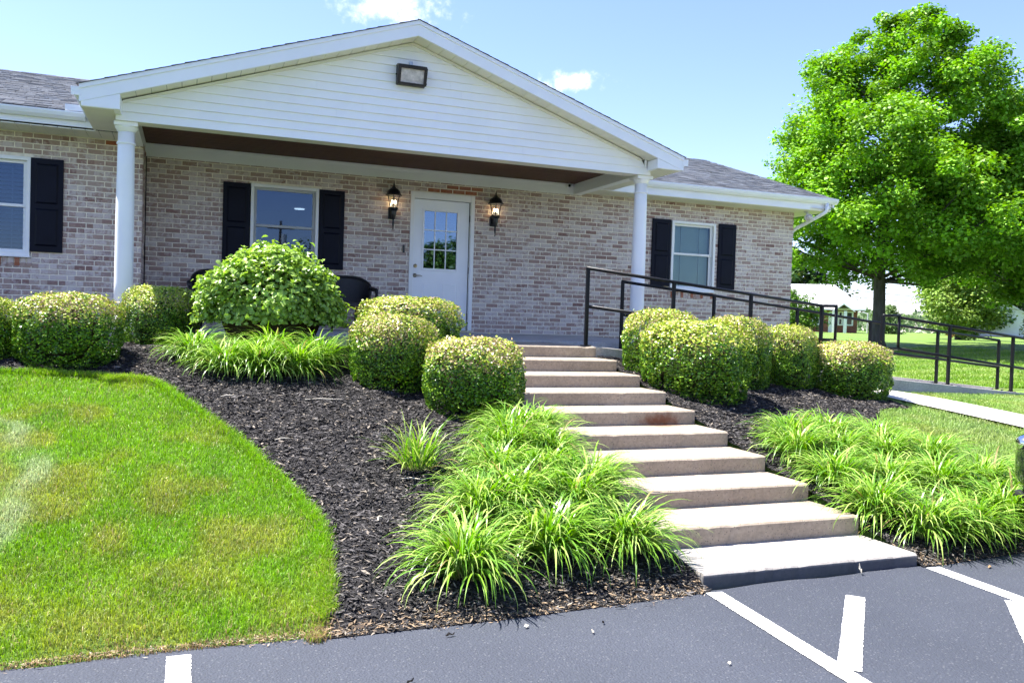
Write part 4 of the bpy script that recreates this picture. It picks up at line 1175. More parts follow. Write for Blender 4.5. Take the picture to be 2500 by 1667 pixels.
# porch roof planes with ragged shingle edges over the rake
for s, xe in ((-1, -4.40), (1, 3.222)):
    L = math.hypot(abs(xe-AX), SL*abs(xe-AX)); ux = Vector((0, -1, 0)); uy = Vector((-s*1.0, 0, SL)).normalized()
    p00 = Vector((xe, 3.1, ZT(xe)+.014))
    m = MB(); m.add([(xe, FY-.03, ZT(xe)+.004), (AX, FY-.03, ZT(AX)+.004), (AX, 3.1, ZT(AX)+.004), (xe, 3.1, ZT(xe)+.004)], [(0, 1, 2, 3)]); o = m.build('roof', 'shingle', house)
    # the visible front edge: stepped tab ends
    r_ = random.Random(40+s); q = MB(); a = 0.0
    nrm = Vector((s*SL, 0, 1)).normalized()
    while a < L-.02:
        w = .142; a1 = min(a+w, L); jut = r_.uniform(.014, .026); up = r_.uniform(.004, .010)
        p = Vector((xe, 0, ZT(xe)))+uy*a; p2 = Vector((xe, 0, ZT(xe)))+uy*(a1+.02)
        h0 = .009+up*.6; h1 = .005
        P8 = [(p.x, FY-jut, p.z+.004), (p2.x, FY-jut, p2.z+.003), (p2.x, FY+.5, p2.z+.003), (p.x, FY+.5, p.z+.004), (p.x, FY-jut, p.z+h0), (p2.x, FY-jut, p2.z+h1), (p2.x, FY+.5, p2.z+h1), (p.x, FY+.5, p.z+h0)]
        if s > 0: P8 = [P8[1], P8[0], P8[3], P8[2], P8[5], P8[4], P8[7], P8[6]]
        q.hexa(P8); a = a1
    e = q.build('shingle_edge', 'shingle', o)
    e.data.color_attributes.new('col', 'FLOAT_COLOR', 'POINT').data.foreach_set('color', np.tile(np.array([.09, .087, .10, 1], np.float32), len(e.data.vertices)))
for o in bpy.data.objects:
    if o.name.startswith(('roof', 'ridge_cap')) and o.type == 'MESH' and 'col' not in o.data.color_attributes:
        o.data.color_attributes.new('col', 'FLOAT_COLOR', 'POINT').data.foreach_set('color', np.tile(np.array([.10, .098, .112, 1], np.float32), len(o.data.vertices)))

# --- eaves of the wings
def gutter_x(x0, x1, yb, z, label=None):
    g = [(0, 0), (-.055, 0), (-.085, .035), (-.10, .075), (-.10, .095), (-.092, .095), (-.09, .08), (-.06, .012), (-.006, .008), (-.006, .095), (0, .095)]
    m = MB(); m.prism_yz([(yb+a, z+b) for a, b in g][::-1], x0, x1); o = m.build('gutter', 'white_aluminium', house)
    m = MB(); m.prism_yz([(yb+a, z+b) for a, b in ((0, 0), (-.055, 0), (-.085, .035), (-.10, .075), (-.10, .095), (0, .095))][::-1], x1, x1+.004); m.build('gutter_end', 'white_aluminium', o)
gutter_x(-9.4, -4.445, -1.20, 2.468)
gutter_x(2.95, 7.75, -.452, 2.495)
MB().box(-9.4, -4.36, -1.199, -1.175, 2.40, 2.57).build('eave_fascia', 'white_aluminium', house)
MB().box(2.90, 7.66, -.451, -.43, 2.375, 2.58).build('eave_fascia', 'white_aluminium', house)
MB().box(-4.66, -4.36, -1.29, -1.2, 2.572, 2.645).build('gutter_splash_guard', 'white_aluminium', house)
x = -7.0
while x < -3.9:
    MB().box(x+.002, min(x+.148, -3.83)-.004, -1.176, LWY+.004, 2.372, 2.384).build('soffit_panel', 'cream_soffit', house); x += .150
MB().box(-9.4, -3.83, -1.176, LWY+.05, 2.386, 2.40).build('soffit_backing', 'gap_black', house)
x = 2.86
while x < 7.66:
    MB().box(x+.002, min(x+.298, 7.66)-.003, -.430, .004, 2.366, 2.378).build('soffit_panel', 'cream_soffit', house); x += .300
MB().box(2.84, 7.66, -.43, .06, 2.380, 2.392).build('soffit_backing', 'gap_black', house)
MB().box(7.222, 7.66, .006, 8.0, 2.366, 2.378).build('soffit_panel', 'cream_soffit', house)
def rtube(pts, w, h_, name, matn, parent):
    m = MB(); m.tube(pts, .034, 12); return m.build(name, matn, parent, smooth=True)
ds = rtube([(7.53, -.50, 2.50), (7.53, -.50, 2.40), (7.515, -.49, 2.35), (7.47, -.42, 2.30), (7.38, -.20, 2.19), (7.30, 0.02, 2.09), (7.265, .10, 2.03), (7.258, .12, 1.95), (7.258, .12, -.6)], .06, .06, 'downspout', 'white_aluminium', house)

# ------------------------------------------------------------------ lanterns
def lantern(x, y, z0, label):
    """z0 bottom tip; about 0.72 m tall"""
    r_ = thing('wall_lantern', (x, y, z0), label, 'lantern', 'lit lanterns flanking the door')
    of = off_of(r_); cy = y-.125
    m = MB(of); m.box(x-.055, x+.055, y-.022, y, z0+.17, z0+.34); m.build('wall_plate', 'black_iron', r_, bevel=.012, seg=3)
    m = MB(of); m.tube([(x, y-.02, z0+.26), (x, y-.06, z0+.235), (x, cy, z0+.25), (x, cy, z0+.30)], [.022, .024, .028, .04], 12); m.build('bracket', 'black_iron', r_, smooth=True)
    m = MB(of); m.lathe([(.003, 0), (.010, .015), (.006, .03), (.012, .06), (.016, .10), (.014, .15), (.03, .18), (.045, .23), (.05, .28), (.075, .315), (.078, .33), (.07, .335)], x, cy, 8, z0); m.build('tail', 'black_iron', r_)
    # flared cage of six posts
    zb, zt, rb_, rt = z0+.333, z0+.515, .060, .098
    pts = lambda k, q: (x+(rb_ if q == 0 else rt)*math.cos(math.pi/3*k+.26), cy+(rb_ if q == 0 else rt)*math.sin(math.pi/3*k+.26), zb if q == 0 else zt)
    for k in range(6):
        m = MB(of); m.tube([pts(k, 0), pts(k, 1)], .0055, 6); m.build('cage_bar', 'black_iron', r_)
        a, b, c, d = pts(k, 0), pts(k+1, 0), pts(k+1, 1), pts(k, 1)
        m = MB(of); m.add([a, b, c, d], [(0, 1, 2, 3)]); m.build('pane', 'lantern_glass', r_)
    m = MB(of); m.lathe([(.095, .512), (.125, .512), (.128, .522), (.112, .535), (.105, .55), (.098, .575), (.080, .60), (.055, .62), (.035, .632), (.030, .645), (.014, .652), (.010, .67), (.014, .685), (.006, .70), (.004, .722)], x, cy, 12, z0); m.build('cap', 'black_iron', r_)
    for dx in (-.02, .025):
        m = MB(of); m.tube([(x+dx, cy, zb), (x+dx, cy, zb+.055)], .009, 8); m.build('candle', 'blind_white', r_)
        m = MB(of); m.ball((x+dx, cy, zb+.085), .014, 10, 8, (1, 1, 2.1)); m.build('bulb', 'bulb', r_, smooth=True)
    ld = bpy.data.lights.new('lantern_glow', 'POINT'); ld.energy = 0.12; ld.color = (1, .72, .42); ld.shadow_soft_size = .03
    lo = bpy.data.objects.new('lantern_glow', ld); COL.objects.link(lo); lo.parent = r_; lo.location = (0, -.125, zb+.085-z0)
lantern(-.358, -.001, 1.53, 'lit black coach lantern on the brick left of the door')
lantern(1.288, -.001, 1.53, 'lit black coach lantern on the brick right of the door')

# flood light on the gable
fl = thing('flood_light', (-.67, BY-.02, 3.11), 'bronze wall-pack flood light high on the white gable siding', 'light')
fo = off_of(fl)
m = MB(fo); yb = BY-.012; x0, x1 = -.862, -.492
m.prism_yz([(yb, 3.118), (yb, 3.372), (yb-.05, 3.378), (yb-.15, 3.35), (yb-.085, 3.122)], x0, x1); m.build('housing', 'bronze_housing', fl, bevel=.012, seg=2)
def onface(u, v, d):   # lens face is the inclined front
    a = Vector((0, yb-.085, 3.122)); b = Vector((0, yb-.15, 3.35)); p = a+(b-a)*v; nrm = Vector((0, -(b-a).z, (b-a).y)).normalized()
    p = p+nrm*d; return (x0+(x1-x0)*u, p.y, p.z)
m = MB(fo); m.hexa([onface(.10, .10, .001), onface(.90, .10, .001), onface(.90, .10, -.02), onface(.10, .10, -.02), onface(.10, .80, .001), onface(.90, .80, .001), onface(.90, .80, -.02), onface(.10, .80, -.02)])
m.v = [v for v in m.v]; m.build('lens', 'flood_lens', fl)
for (a, b, c, d) in ((.0, .10, .0, .92), (.90, 1.0, .0, .92), (.10, .90, .80, .92), (.10, .90, .0, .10)):
    m = MB(fo); m.hexa([onface(a, c, .018), onface(b, c, .018), onface(b, c, -.02), onface(a, c, -.02), onface(a, d, .018), onface(b, d, .018), onface(b, d, -.02), onface(a, d, -.02)]); m.build('bezel', 'bronze_housing', fl)
m = MB(fo); m.box(-.70, -.655, yb-.035, yb-.002, 3.372, 3.43); m.build('bracket', 'galvanised', fl, bevel=.004)
for zz in (3.13, ): 
    m = MB(fo); m.tube([(x1-.005, yb-.06, 3.16), (x1+.015, yb-.06, 3.16)], .012, 8); m.build('latch', 'bronze_housing', fl)
    m = MB(fo); m.tube([(x0+.005, yb-.06, 3.24), (x0-.015, yb-.06, 3.24)], .010, 8); m.build('latch', 'bronze_housing', fl)
m = MB(fo); m.box(x0-.03, x1+.02, BY-.018, BY-.004, 3.085, 3.135); m.build('mounting_block', 'white_vinyl', fl)

# security camera
sc_ = thing('security_camera', (2.575, -.04, 2.42), 'small white security camera under porch ceiling at right corner', 'camera'); co = off_of(sc_)
m = MB(co); m.box(2.53, 2.62, -.05, -.036, 2.42, 2.50); m.build('mount', 'far_white', sc_, bevel=.008)
m = MB(co); m.ball((2.575, -.085, 2.455), .042, 16, 12); m.build('housing', 'far_white', sc_, smooth=True)
m = MB(co); m.ball((2.568, -.112, 2.45), .024, 14, 10); m.build('lens', 'car_glass' if False else 'gap_black', sc_, smooth=True)
# doorbell
db = tag(MB((-.155, 0, 1.23)).box(-.172, -.138, -.022, -.001, 1.20, 1.325).build('doorbell', 'black_iron', None, bevel=.008), 'slim black doorbell on the brick left of the door', 'doorbell'); db.location = (-.155, 0, 1.23)
# eave spot
sp = thing('spotlight', (7.30, -.24, 2.37), 'round white security spotlight under the right eave corner', 'spotlight'); po = off_of(sp)
m = MB(po); m.lathe([(.05, 0), (.05, -.018), (.02, -.022)], 7.30, -.24, 16, 2.366); m.build('mount', 'far_white', sp)
m = MB(po); m.tube([(7.30, -.24, 2.345), (7.295, -.27, 2.30)], .018, 10); m.build('knuckle', 'far_white', sp)
m = MB(po); m.tube([(7.31, -.20, 2.265), (7.30, -.25, 2.262), (7.27, -.33, 2.25), (7.262, -.35, 2.247)], [.03, .055, .068, .070], 18); m.build('shade', 'far_white', sp, smooth=True)
m = MB(po); m.tube([(7.263, -.349, 2.2475), (7.256, -.366, 2.245)], [.058, .040], 18); m.build('lamp', 'flood_lens', sp, smooth=True)

# ------------------------------------------------------------------ wicker chairs
def wicker_chair(x, y, rz, label):
    c = thing('wicker_chair', (x, y, -.02), label, 'chair', 'dark wicker porch chairs', rz)
    # local: seat faces -Y
    n = 22; V = []; Fq = []
    rows = 9
    for i in range(n+1):
        a = -math.pi*.5*1.12+math.pi*1.12*i/n         # wraps round the back
        px_, py_ = .335*math.sin(a), .30*math.cos(a)
        t = abs(a)/(math.pi*.56); top = .80-.16*max(0, (t-.35)/.65)**1.6 if t < .98 else .62
        for j in range(rows+1):
            z = .40+(top-.40)*j/rows; fl_ = 1+.10*(j/rows)
            V.append((px_*fl_, py_*fl_, z))
    q = MB()
    w_ = rows+1
    for i in range(n):
        for j in range(rows):
            Fq.append((i*w_+j, (i+1)*w_+j, (i+1)*w_+j+1, i*w_+j+1))
    q.add(V, Fq); back = q.build('backrest', 'wicker', c, smooth=True)
    so_ = back.modifiers.new('thick', 'SOLIDIFY'); so_.thickness = .022
    rim = [V[i*w_+rows] for i in range(n+1)]
    MB().tube(rim, .020, 8).build('rim', 'wicker', c, smooth=True)
    for s in (-1, 1):
        e = rim[0] if s < 0 else rim[-1]
        MB().tube([e, (s*.36, -.12, .62), (s*.355, -.26, .60), (s*.34, -.30, .54)], [.022, .03, .03, .02], 10).build('armrest', 'wicker', c, smooth=True)
        MB().tube([(s*.34, -.30, .56), (s*.32, -.29, .36), (s*.33, -.31, .0)], [.020, .021, .016], 10).build('leg', 'wicker', c, smooth=True)
        MB().tube([(s*.27, .20, .42), (s*.28, .26, .2), (s*.31, .34, .0)], [.020, .020, .016], 10).build('leg', 'wicker', c, smooth=True)
    pts = [(.31*math.cos(t_), -.02+.29*math.sin(t_)) for t_ in np.linspace(0, 2*math.pi, 24, endpoint=False)]
    MB().prism_xy([(max(-.31, min(.31, a*1.15)), max(-.30, min(.26, b*1.12))) for a, b in pts], .35, .42).build('seat', 'wicker', c, bevel=.015)
wicker_chair(-1.13, -.62, R(14), 'black wicker armchair between the big shrub and the door')
wicker_chair(-2.83, -.62, R(-12), 'black wicker armchair mostly hidden left of the big shrub')

# ------------------------------------------------------------------ shrubs
def leaf_quads(C_, N_, L_, W_, r_, fold=0.0):
    """diamond leaves: centre, normal, length, width"""
    k = len(C_)
    a = r_.normal(size=(k, 3)); a -= (a*N_).sum(1)[:, None]*N_; a /= np.linalg.norm(a, axis=1)[:, None]+1e-9
    b = np.cross(N_, a)
    V = np.stack([C_-a*L_[:, None]*.5, C_+b*W_[:, None]*.5+a*L_[:, None]*.05+N_*fold*W_[:, None], C_+a*L_[:, None]*.5, C_-b*W_[:, None]*.5+a*L_[:, None]*.05+N_*fold*W_[:, None]], 1).reshape(-1, 3)
    return V, np.arange(4*k).reshape(-1, 4)
def dirs(k, r_):
    d = r_.normal(size=(k, 3)); return d/np.linalg.norm(d, axis=1)[:, None]
def box_mesh(seed, k=22000, tan=.5):
    """unit boxwood: x,y in [-.5,.5], z in [0,1]"""
    r_ = np.random.default_rng(seed)
    d = dirs(k, r_); p = 3.4
    rad = (np.abs(d[:, 0])**p+np.abs(d[:, 1])**p+np.abs(d[:, 2])**p)**(-1/p)
    lump = .11*(vnoise(np.arctan2(d[:, 1], d[:, 0])*2.3+9, d[:, 2]*3+9, 1.3, seed)-.5)+.08*(vnoise(d[:, 0]*6+20, d[:, 1]*6+d[:, 2]*5+20, 1.0, seed+1)-.5)
    rr = rad*(1+lump)*(1-np.abs(r_.normal(0, .085, k)))*np.where(r_.random(k) < .035, r_.uniform(1.02, 1.10, k), 1.0)
    P_ = d*rr[:, None]
    P_[:, 0:2] *= .5
    low = d[:, 2] < 0          # straight sides below the shoulder, a little tucked in at the foot
    hr = np.hypot(P_[:, 0], P_[:, 1])+1e-6; full = .5*(np.abs(d[:, 0]/(np.hypot(d[:, 0], d[:, 1])+1e-6))**2.5+np.abs(d[:, 1]/(np.hypot(d[:, 0], d[:, 1])+1e-6))**2.5)**(-1/2.5)*(1+lump)*(1-np.abs(r_.normal(0, .04, k)))
    zz = np.where(low, .55*(1+d[:, 2]*1.0)**.8, .55+P_[:, 2]*.45)
    fac = np.where(low, full*(.90+.10*sm(0, .35, zz))/hr, 1.0)
    P_[:, 0] *= fac; P_[:, 1] *= fac; P_[:, 2] = np.clip(zz, .0, None)
    N_ = d*np.array([1, 1, .8])+r_.normal(0, .55, (k, 3)); N_ /= np.linalg.norm(N_, axis=1)[:, None]
    L_ = r_.uniform(.021, .037, k); W_ = L_*r_.uniform(.55, .75, k)
    V, Fq = leaf_quads(P_, N_, L_, W_, r_, .15)
    g = np.array([.085, .215, .010]); lg = np.array([.25, .41, .03]); tn = np.array([.50, .37, .20]); dk = np.array([.03, .085, .006])
    t = r_.random(k); c = np.where((t < .45)[:, None], g, np.where((t < .72)[:, None], lg, dk))
    top = sm(.52, .86, P_[:, 2]+.10*(vnoise(P_[:, 0]*9+5, P_[:, 1]*9+5, 1, seed+2)-.5))*np.clip(.35+1.3*vnoise(P_[:, 0]*5+3, P_[:, 1]*5+7, 1, seed+3), 0, 1)
    ist = r_.random(k) < top*tan; c = np.where(ist[:, None], tn*r_.uniform(.6, 1.3, (k, 1)), c)
    isy = r_.random(k) < top*.85; c = np.where((isy & ~ist)[:, None], np.array([.42, .50, .06]), c)
    gap = vnoise(d[:, 0]*7+31, d[:, 1]*7+d[:, 2]*6+31, 1.0, seed+7) < .20      # thin patches between the shoots
    P_ = np.where(gap[:, None], (P_-np.array([0, 0, .45]))*.90+np.array([0, 0, .45]), P_)
    V, Fq = leaf_quads(P_, N_, L_, W_, r_, .15)
    c = c*r_.uniform(.75, 1.25, (k, 1))
    return np_mesh('foliage', V, Fq, np.repeat(c, 4, 0))
def box_core(seed):
    m = MB(); m.ball((0, 0, .42), .37, 16, 12, (1, 1, 1.0)); return m.mesh('branches', True)
BOX = [box_mesh(60+i, tan=t) for i, t in enumerate((.18, .42, .28, .14, .50))]
CORE = box_core(1); CORE.materials.append(MATS['twigs'])
def boxwood(x, y, w, h_, var, rz, label, d=None):
    z = float(hgt(x, y))-.07; h_ += .05; w *= .95
    r_ = thing('boxwood_shrub', (x, y, z), label, 'shrub', 'clipped boxwood shrubs', rz)
    f = link('foliage', BOX[var], 'box_leaf', r_); f.scale = (w, d or w*.96, h_)
    c = link('branches', CORE, None, r_); c.scale = (w, d or w*.96, h_)
    # short stems down to the mulch
    m = MB()
    for a in range(4): m.tube([(.08*math.cos(a*1.6), .08*math.sin(a*1.6), -.03), (.15*math.cos(a*1.6), .15*math.sin(a*1.6), h_*.35)], .012, 6)
    m.build('stem', 'bark', r_)
boxwood(-4.92, -3.95, .62, .55, 0, .4, 'clipped boxwood cut off by the left edge of the photo')
boxwood(-4.24, -4.10, .92, .64, 1, 1.3, 'clipped boxwood in front of the left porch column')
boxwood(-3.51, -2.75, .80, .68, 3, 2.2, 'small round boxwood just right of the left porch column')
boxwood(-.94, -3.60, 1.14, .66, 2, .2, 'rear boxwood in front of the white door')
boxwood(-1.37, -4.76, .86, .69, 1, 3.3, 'clipped boxwood in front of the rear door boxwood')
boxwood(-.80, -5.49, .99, .67, 4, 4.4, 'tan-topped boxwood touching the left side of the steps')
boxwood(1.87, -4.30, .93, .78, 2, .9, 'rear boxwood at the top right of the steps, before the column')
boxwood(1.93, -4.93, 1.18, .80, 3, 5.2, 'large light green boxwood right of the steps')
boxwood(2.90, -4.30, .84, .82, 1, 2.9, 'boxwood third along the ramp front, right of the large one')
boxwood(3.72, -4.25, .72, .79, 2, 3.8, 'boxwood fourth along the ramp front')
boxwood(4.48, -4.50, .96, .69, 4, 5.9, 'tan-topped boxwood at the far right end beside the walkway')

# the big loose broad-leaved shrub under the porch window
def broad_shrub():
    x, y = -2.39, -3.35; z = float(hgt(x, y))
    r_ = thing('broadleaf_shrub', (x, y, z), 'tall rounded light green broad-leaved shrub under the porch window', 'shrub')
    g = np.random.default_rng(77); k = 9000
    d = dirs(k, g); d[:, 2] = np.abs(d[:, 2])*1.1-.18; d /= np.linalg.norm(d, axis=1)[:, None]
    rr = 1-np.abs(g.normal(0, .14, k)); lump = 1+.22*(vnoise(np.arctan2(d[:, 1], d[:, 0])*1.6+9, d[:, 2]*2.4+9, 1.4, 5)-.5)+.10*(vnoise(d[:, 0]*5+20, d[:, 2]*5+d[:, 1]*4+20, 1, 6)-.5)
    spur = np.where(g.random(k) < .07, g.uniform(1.02, 1.12, k), 1)
    P_ = d*(rr*lump*spur)[:, None]*np.array([.78, .70, .71])+np.array([0, 0, .42])
    P_[:, 2] = np.clip(P_[:, 2], .06, None)
    N_ = d*.6+np.array([0, 0, .55])+g.normal(0, .5, (k, 3)); N_ /= np.linalg.norm(N_, axis=1)[:, None]
    L_ = g.uniform(.042, .074, k); W_ = L_*g.uniform(.62, .78, k)
    # six-point folded, drooping leaf
    a = d+np.array([0, 0, .3])+g.normal(0, .7, (k, 3)); a -= (a*N_).sum(1)[:, None]*N_; a /= np.linalg.norm(a, axis=1)[:, None]; b = np.cross(N_, a)
    l = L_[:, None]; w = W_[:, None]
    V = np.stack([P_-a*l*.5, P_-a*l*.12+b*w*.48+N_*w*.18, P_+a*l*.25+b*w*.40+N_*w*.10, P_+a*l*.55-N_*l*.22, P_+a*l*.25-b*w*.40+N_*w*.10, P_-a*l*.12-b*w*.48+N_*w*.18, P_+a*l*.1-N_*w*.02], 1).reshape(-1, 3)
    o7 = np.arange(k)[:, None]*7
    T = np.concatenate([o7+np.array(t_) for t_ in ([0, 6, 1], [1, 6, 2], [2, 6, 3], [3, 6, 4], [4, 6, 5], [5, 6, 0])])
    c = np.array([.25, .39, .062])*g.uniform(.65, 1.35, (k, 1))+np.array([.05, .05, .01])*(g.random((k, 1)) < .3)
    link('foliage', np_mesh('foliage', V, T, np.repeat(c, 7, 0), smooth=True), 'shrub_leaf', r_)
    m = MB()
    for i in range(11):
        t = 2*math.pi*i/11; m.tube([(.05*math.cos(t), .05*math.sin(t), -.05), (.22*math.cos(t), .22*math.sin(t), .35), (.5*math.cos(t), .46*math.sin(t), .75)], [.016, .012, .005], 6)
    m.build('stem', 'bark', r_)
    mm = MB(); mm.ball((0, 0, .42), .5, 16, 12, (1.05, .95, 1.05)); mm.build('branches', 'twigs', r_, smooth=True)
broad_shrub()

# ------------------------------------------------------------------ daylilies
def lily_mesh(seed, n=520, L0=.32, L1=.64, upright=0.0, base=(.185, .345, .030)):
    r_ = np.random.default_rng(seed); V = []; T = []; Cc = []
    S = 8
    for i in range(n):
        az = r_.uniform(0, 2*math.pi); rb = .13*math.sqrt(r_.random()); ab = r_.uniform(0, 2*math.pi)
        p = np.array([rb*math.cos(ab), rb*math.sin(ab), 0.0])
        az = ab+r_.normal(0, .9) if rb > .05 else az
        L = r_.uniform(L0, L1); el = r_.uniform(R(28), R(86)) if rb > .07 else r_.uniform(R(55), R(88)); droop = r_.uniform(1.7, 3.0)*(1-upright*.6)
        w0 = r_.uniform(.0085, .0148); tw = r_.normal(0, .25)
        hd = np.array([math.cos(az), math.sin(az), 0]); sd_ = np.array([-math.sin(az), math.cos(az), 0])
        ds = L/S; e = el; b0 = len(V)
        t = r_.random()
        col = np.array(base)*r_.uniform(.72, 1.28)
        if t < .025: col = np.array([.36, .28, .11])*r_.uniform(.6, 1.0)
        elif t < .30: col = np.array([.40, .54, .13])*r_.uniform(.8, 1.15)
        elif t > .66: col = np.array([.13, .28, .028])*r_.uniform(.8, 1.2)
        curve = droop/S
        for s in range(S+1):
            f = s/S; w = w0*(.75+.5*math.sin(math.pi*min(f*1.05, 1)))*(1-f**4*.96)
            side = sd_*math.cos(tw*f)+np.array([0, 0, 1])*math.sin(tw*f)
            nrm = np.array([-math.sin(e)*hd[0], -math.sin(e)*hd[1], math.cos(e)])
            V += [p-side*w/2+nrm*w*.12, p+side*w/2+nrm*w*.12]
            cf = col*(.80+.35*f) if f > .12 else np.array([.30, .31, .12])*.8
            Cc += [cf, cf]
            p = p+(hd*math.cos(e)+np.array([0, 0, math.sin(e)]))*ds
            e -= curve*(.35+1.3*f)
            e = max(e, -1.45)
        for s in range(S):
            k = b0+2*s; T.append((k, k+1, k+3, k+2))
    return np_mesh('leaves', np.array(V), np.array(T), np.array(Cc), smooth=True)
LILY = [lily_mesh(90+i) for i in range(6)]
YELL = lily_mesh(99, 130, .34, .62, .75, (.25, .33, .07))
_lr = random.Random(5)
LILYOBJ = []
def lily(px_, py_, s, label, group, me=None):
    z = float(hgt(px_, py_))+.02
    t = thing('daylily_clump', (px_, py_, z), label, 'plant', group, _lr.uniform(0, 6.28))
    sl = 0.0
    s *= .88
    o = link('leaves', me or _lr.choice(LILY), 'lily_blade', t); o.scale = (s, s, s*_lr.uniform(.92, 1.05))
    LILYOBJ.append(t); return t
gb, gm, gr_ = 'daylilies in front of the broad-leaved shrub', 'daylilies left of the steps', 'daylilies right of the steps'
back = [(-3.16, -4.08, .92, 'leftmost'), (-2.90, -4.50, .95, 'second from left'), (-2.60, -4.55, 1.0, 'third from left'), (-2.27, -4.58, 1.0, 'fourth from left'), (-2.02, -4.25, .95, 'rightmost'), (-2.45, -4.05, .95, 'rear middle')]
for x, y, s, w in back: lily(x, y, s, f'{w} arching daylily clump of the row below the broad-leaved shrub', gb)
lily(-1.66, -6.82, .95, 'small yellowish upright grass clump alone on the mulch', 'lone clump', YELL)
mid = [(-1.76, -8.28, 1.02, 'front left corner'), (-1.19, -8.12, 1.02, 'front row second'), (-.66, -8.12, 1.0, 'front row beside the bottom step'),
       (-1.46, -7.68, 1.0, 'second row left end'), (-1.20, -7.60, 1.05, 'second row middle'), (-.78, -7.62, 1.05, 'second row right'), (-.50, -7.30, .95, 'edge clump leaning over the third step'),
       (-1.17, -7.16, .95, 'third row left end'), (-.84, -7.16, 1.0, 'third row middle'), (-.62, -6.78, .98, 'fourth row beside the fourth step'), (-.92, -6.70, .95, 'fourth row left end'),
       (-.76, -6.42, 1.0, 'rearmost'), (-.52, -6.30, .92, 'rear right by the fifth step')]
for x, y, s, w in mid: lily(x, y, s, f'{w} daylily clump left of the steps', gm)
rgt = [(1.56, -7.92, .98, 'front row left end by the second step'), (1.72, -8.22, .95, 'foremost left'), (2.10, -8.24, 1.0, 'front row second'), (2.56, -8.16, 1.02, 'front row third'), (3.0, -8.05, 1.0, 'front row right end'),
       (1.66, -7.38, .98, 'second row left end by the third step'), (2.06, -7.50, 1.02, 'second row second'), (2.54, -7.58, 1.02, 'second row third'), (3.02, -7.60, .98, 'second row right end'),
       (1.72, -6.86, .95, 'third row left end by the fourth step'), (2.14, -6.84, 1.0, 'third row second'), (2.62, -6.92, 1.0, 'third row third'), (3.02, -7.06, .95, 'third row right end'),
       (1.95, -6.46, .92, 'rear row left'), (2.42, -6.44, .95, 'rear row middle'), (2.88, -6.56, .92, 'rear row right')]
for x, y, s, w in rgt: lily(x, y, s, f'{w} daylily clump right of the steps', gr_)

# ------------------------------------------------------------------ trees
def tree(name, label, base, H, rx, zc0, prof, seed, nclump, per, leaf, trunk_r, col, group=None, fork=.30, lean=(0, 0), cat='tree', clump=.5, inner=.45, sx=1.0):
    g = np.random.default_rng(seed); rr = random.Random(seed)
    t = thing(name, base, label, cat, group)
    zs = [p[0] for p in prof]; ws = [p[1] for p in prof]
    # clump centres
    f = g.random(nclump*4); w = np.interp(f, zs, ws)
    keep = g.random(nclump*4) < (w/max(ws))**1.4; f = f[keep][:nclump]; k = len(f); w = np.interp(f, zs, ws)
    az = g.uniform(0, 2*np.pi, k); q = inner+(1-inner)*np.sqrt(g.random(k))
    lobes = .90+.22*np.sin(az*3+seed+f*7)+.19*np.sin(az*5+f*15+seed*2)+.13*np.sin(az*8-f*23)
    rad = rx*w*q*lobes
    zc = zc0+f*(H-zc0)
    Cn = np.stack([rad*np.cos(az)*sx+lean[0]*f, rad*np.sin(az)+lean[1]*f, zc+g.normal(0, .12, k)], 1)
    cr = clump*g.uniform(.6, 1.25, k)*(.55+.45*w/max(ws))
    N = k*per
    ci = np.repeat(np.arange(k), per)
    d = dirs(N, g); rad2 = g.random(N)**.45
    P_ = Cn[ci]+d*(rad2*cr[ci])[:, None]*np.array([1.05, 1.05, .72])
    N_ = d*.45+np.array([0, 0, .95])+g.normal(0, .45, (N, 3)); N_ /= np.linalg.norm(N_, axis=1)[:, None]
    L_ = leaf*g.uniform(.65, 1.3, N); W_ = L_*g.uniform(.65, .95, N)
    V, Fq = leaf_quads(P_, N_, L_, W_, g, .12)
    cc = np.array(col)*g.uniform(.7, 1.35, (k, 1))[ci]*g.uniform(.75, 1.25, (N, 1))+np.array([.04, .03, 0])*(g.random((N, 1)) < .2)
    link('crown', np_mesh('crown', V, Fq, np.repeat(cc, 4, 0)), 'tree_leaf', t)
    m = MB(); zf = H*fork
    m.tube([(0, 0, -.25), (0, 0, .05), (.02, 0, zf*.4), (0, .03, zf), (lean[0]*.3, lean[1]*.3, H*.55), (lean[0]*.6, lean[1]*.6, H*.86)], [trunk_r*1.6, trunk_r*1.15, trunk_r, trunk_r*.92, trunk_r*.5, trunk_r*.1], 14)
    order = np.argsort(g.random(k))[:60]
    for i in order[:46]:
        c = Cn[i]; z0 = max(zf*.85, min(H*.8, c[2]-.35*np.hypot(c[0], c[1])-.6)); fz = z0/H
        p0 = np.array([lean[0]*fz*.6, lean[1]*fz*.6, z0]); mid_ = (p0+c)/2+np.array([0, 0, -.15])+g.normal(0, .12, 3)
        r0_ = trunk_r*(.34-.22*fz)
        m.tube([tuple(p0), tuple(mid_), tuple(c)], [r0_, r0_*.65, .012], 7)
    m.build('trunk', 'bark', t, smooth=True)
    return t
MAPLE = [(0, .50), (.06, .80), (.15, .97), (.30, 1.0), (.45, .96), (.60, .86), (.75, .70), (.88, .48), (.96, .28), (1.0, .08)]
ROUND = [(0, .45), (.15, .85), (.4, 1.0), (.65, .92), (.85, .6), (1, .15)]
CONE = [(0, 1.0), (.2, .85), (.5, .55), (.8, .25), (1, .03)]
gz = lambda x, y: float(hgt(x, y))
MCOL = (.170, .340, .032)
tree('maple_tree', 'tall bright green maple with dark trunk standing on the lawn beyond the ramp', (19.77, 10.55, -.15), 11.55, 4.85, 2.35, MAPLE, 201, 960, 190, .128, .21, MCOL, 'garden trees', fork=.22, lean=(.75, -.25), clump=.66, inner=.36)
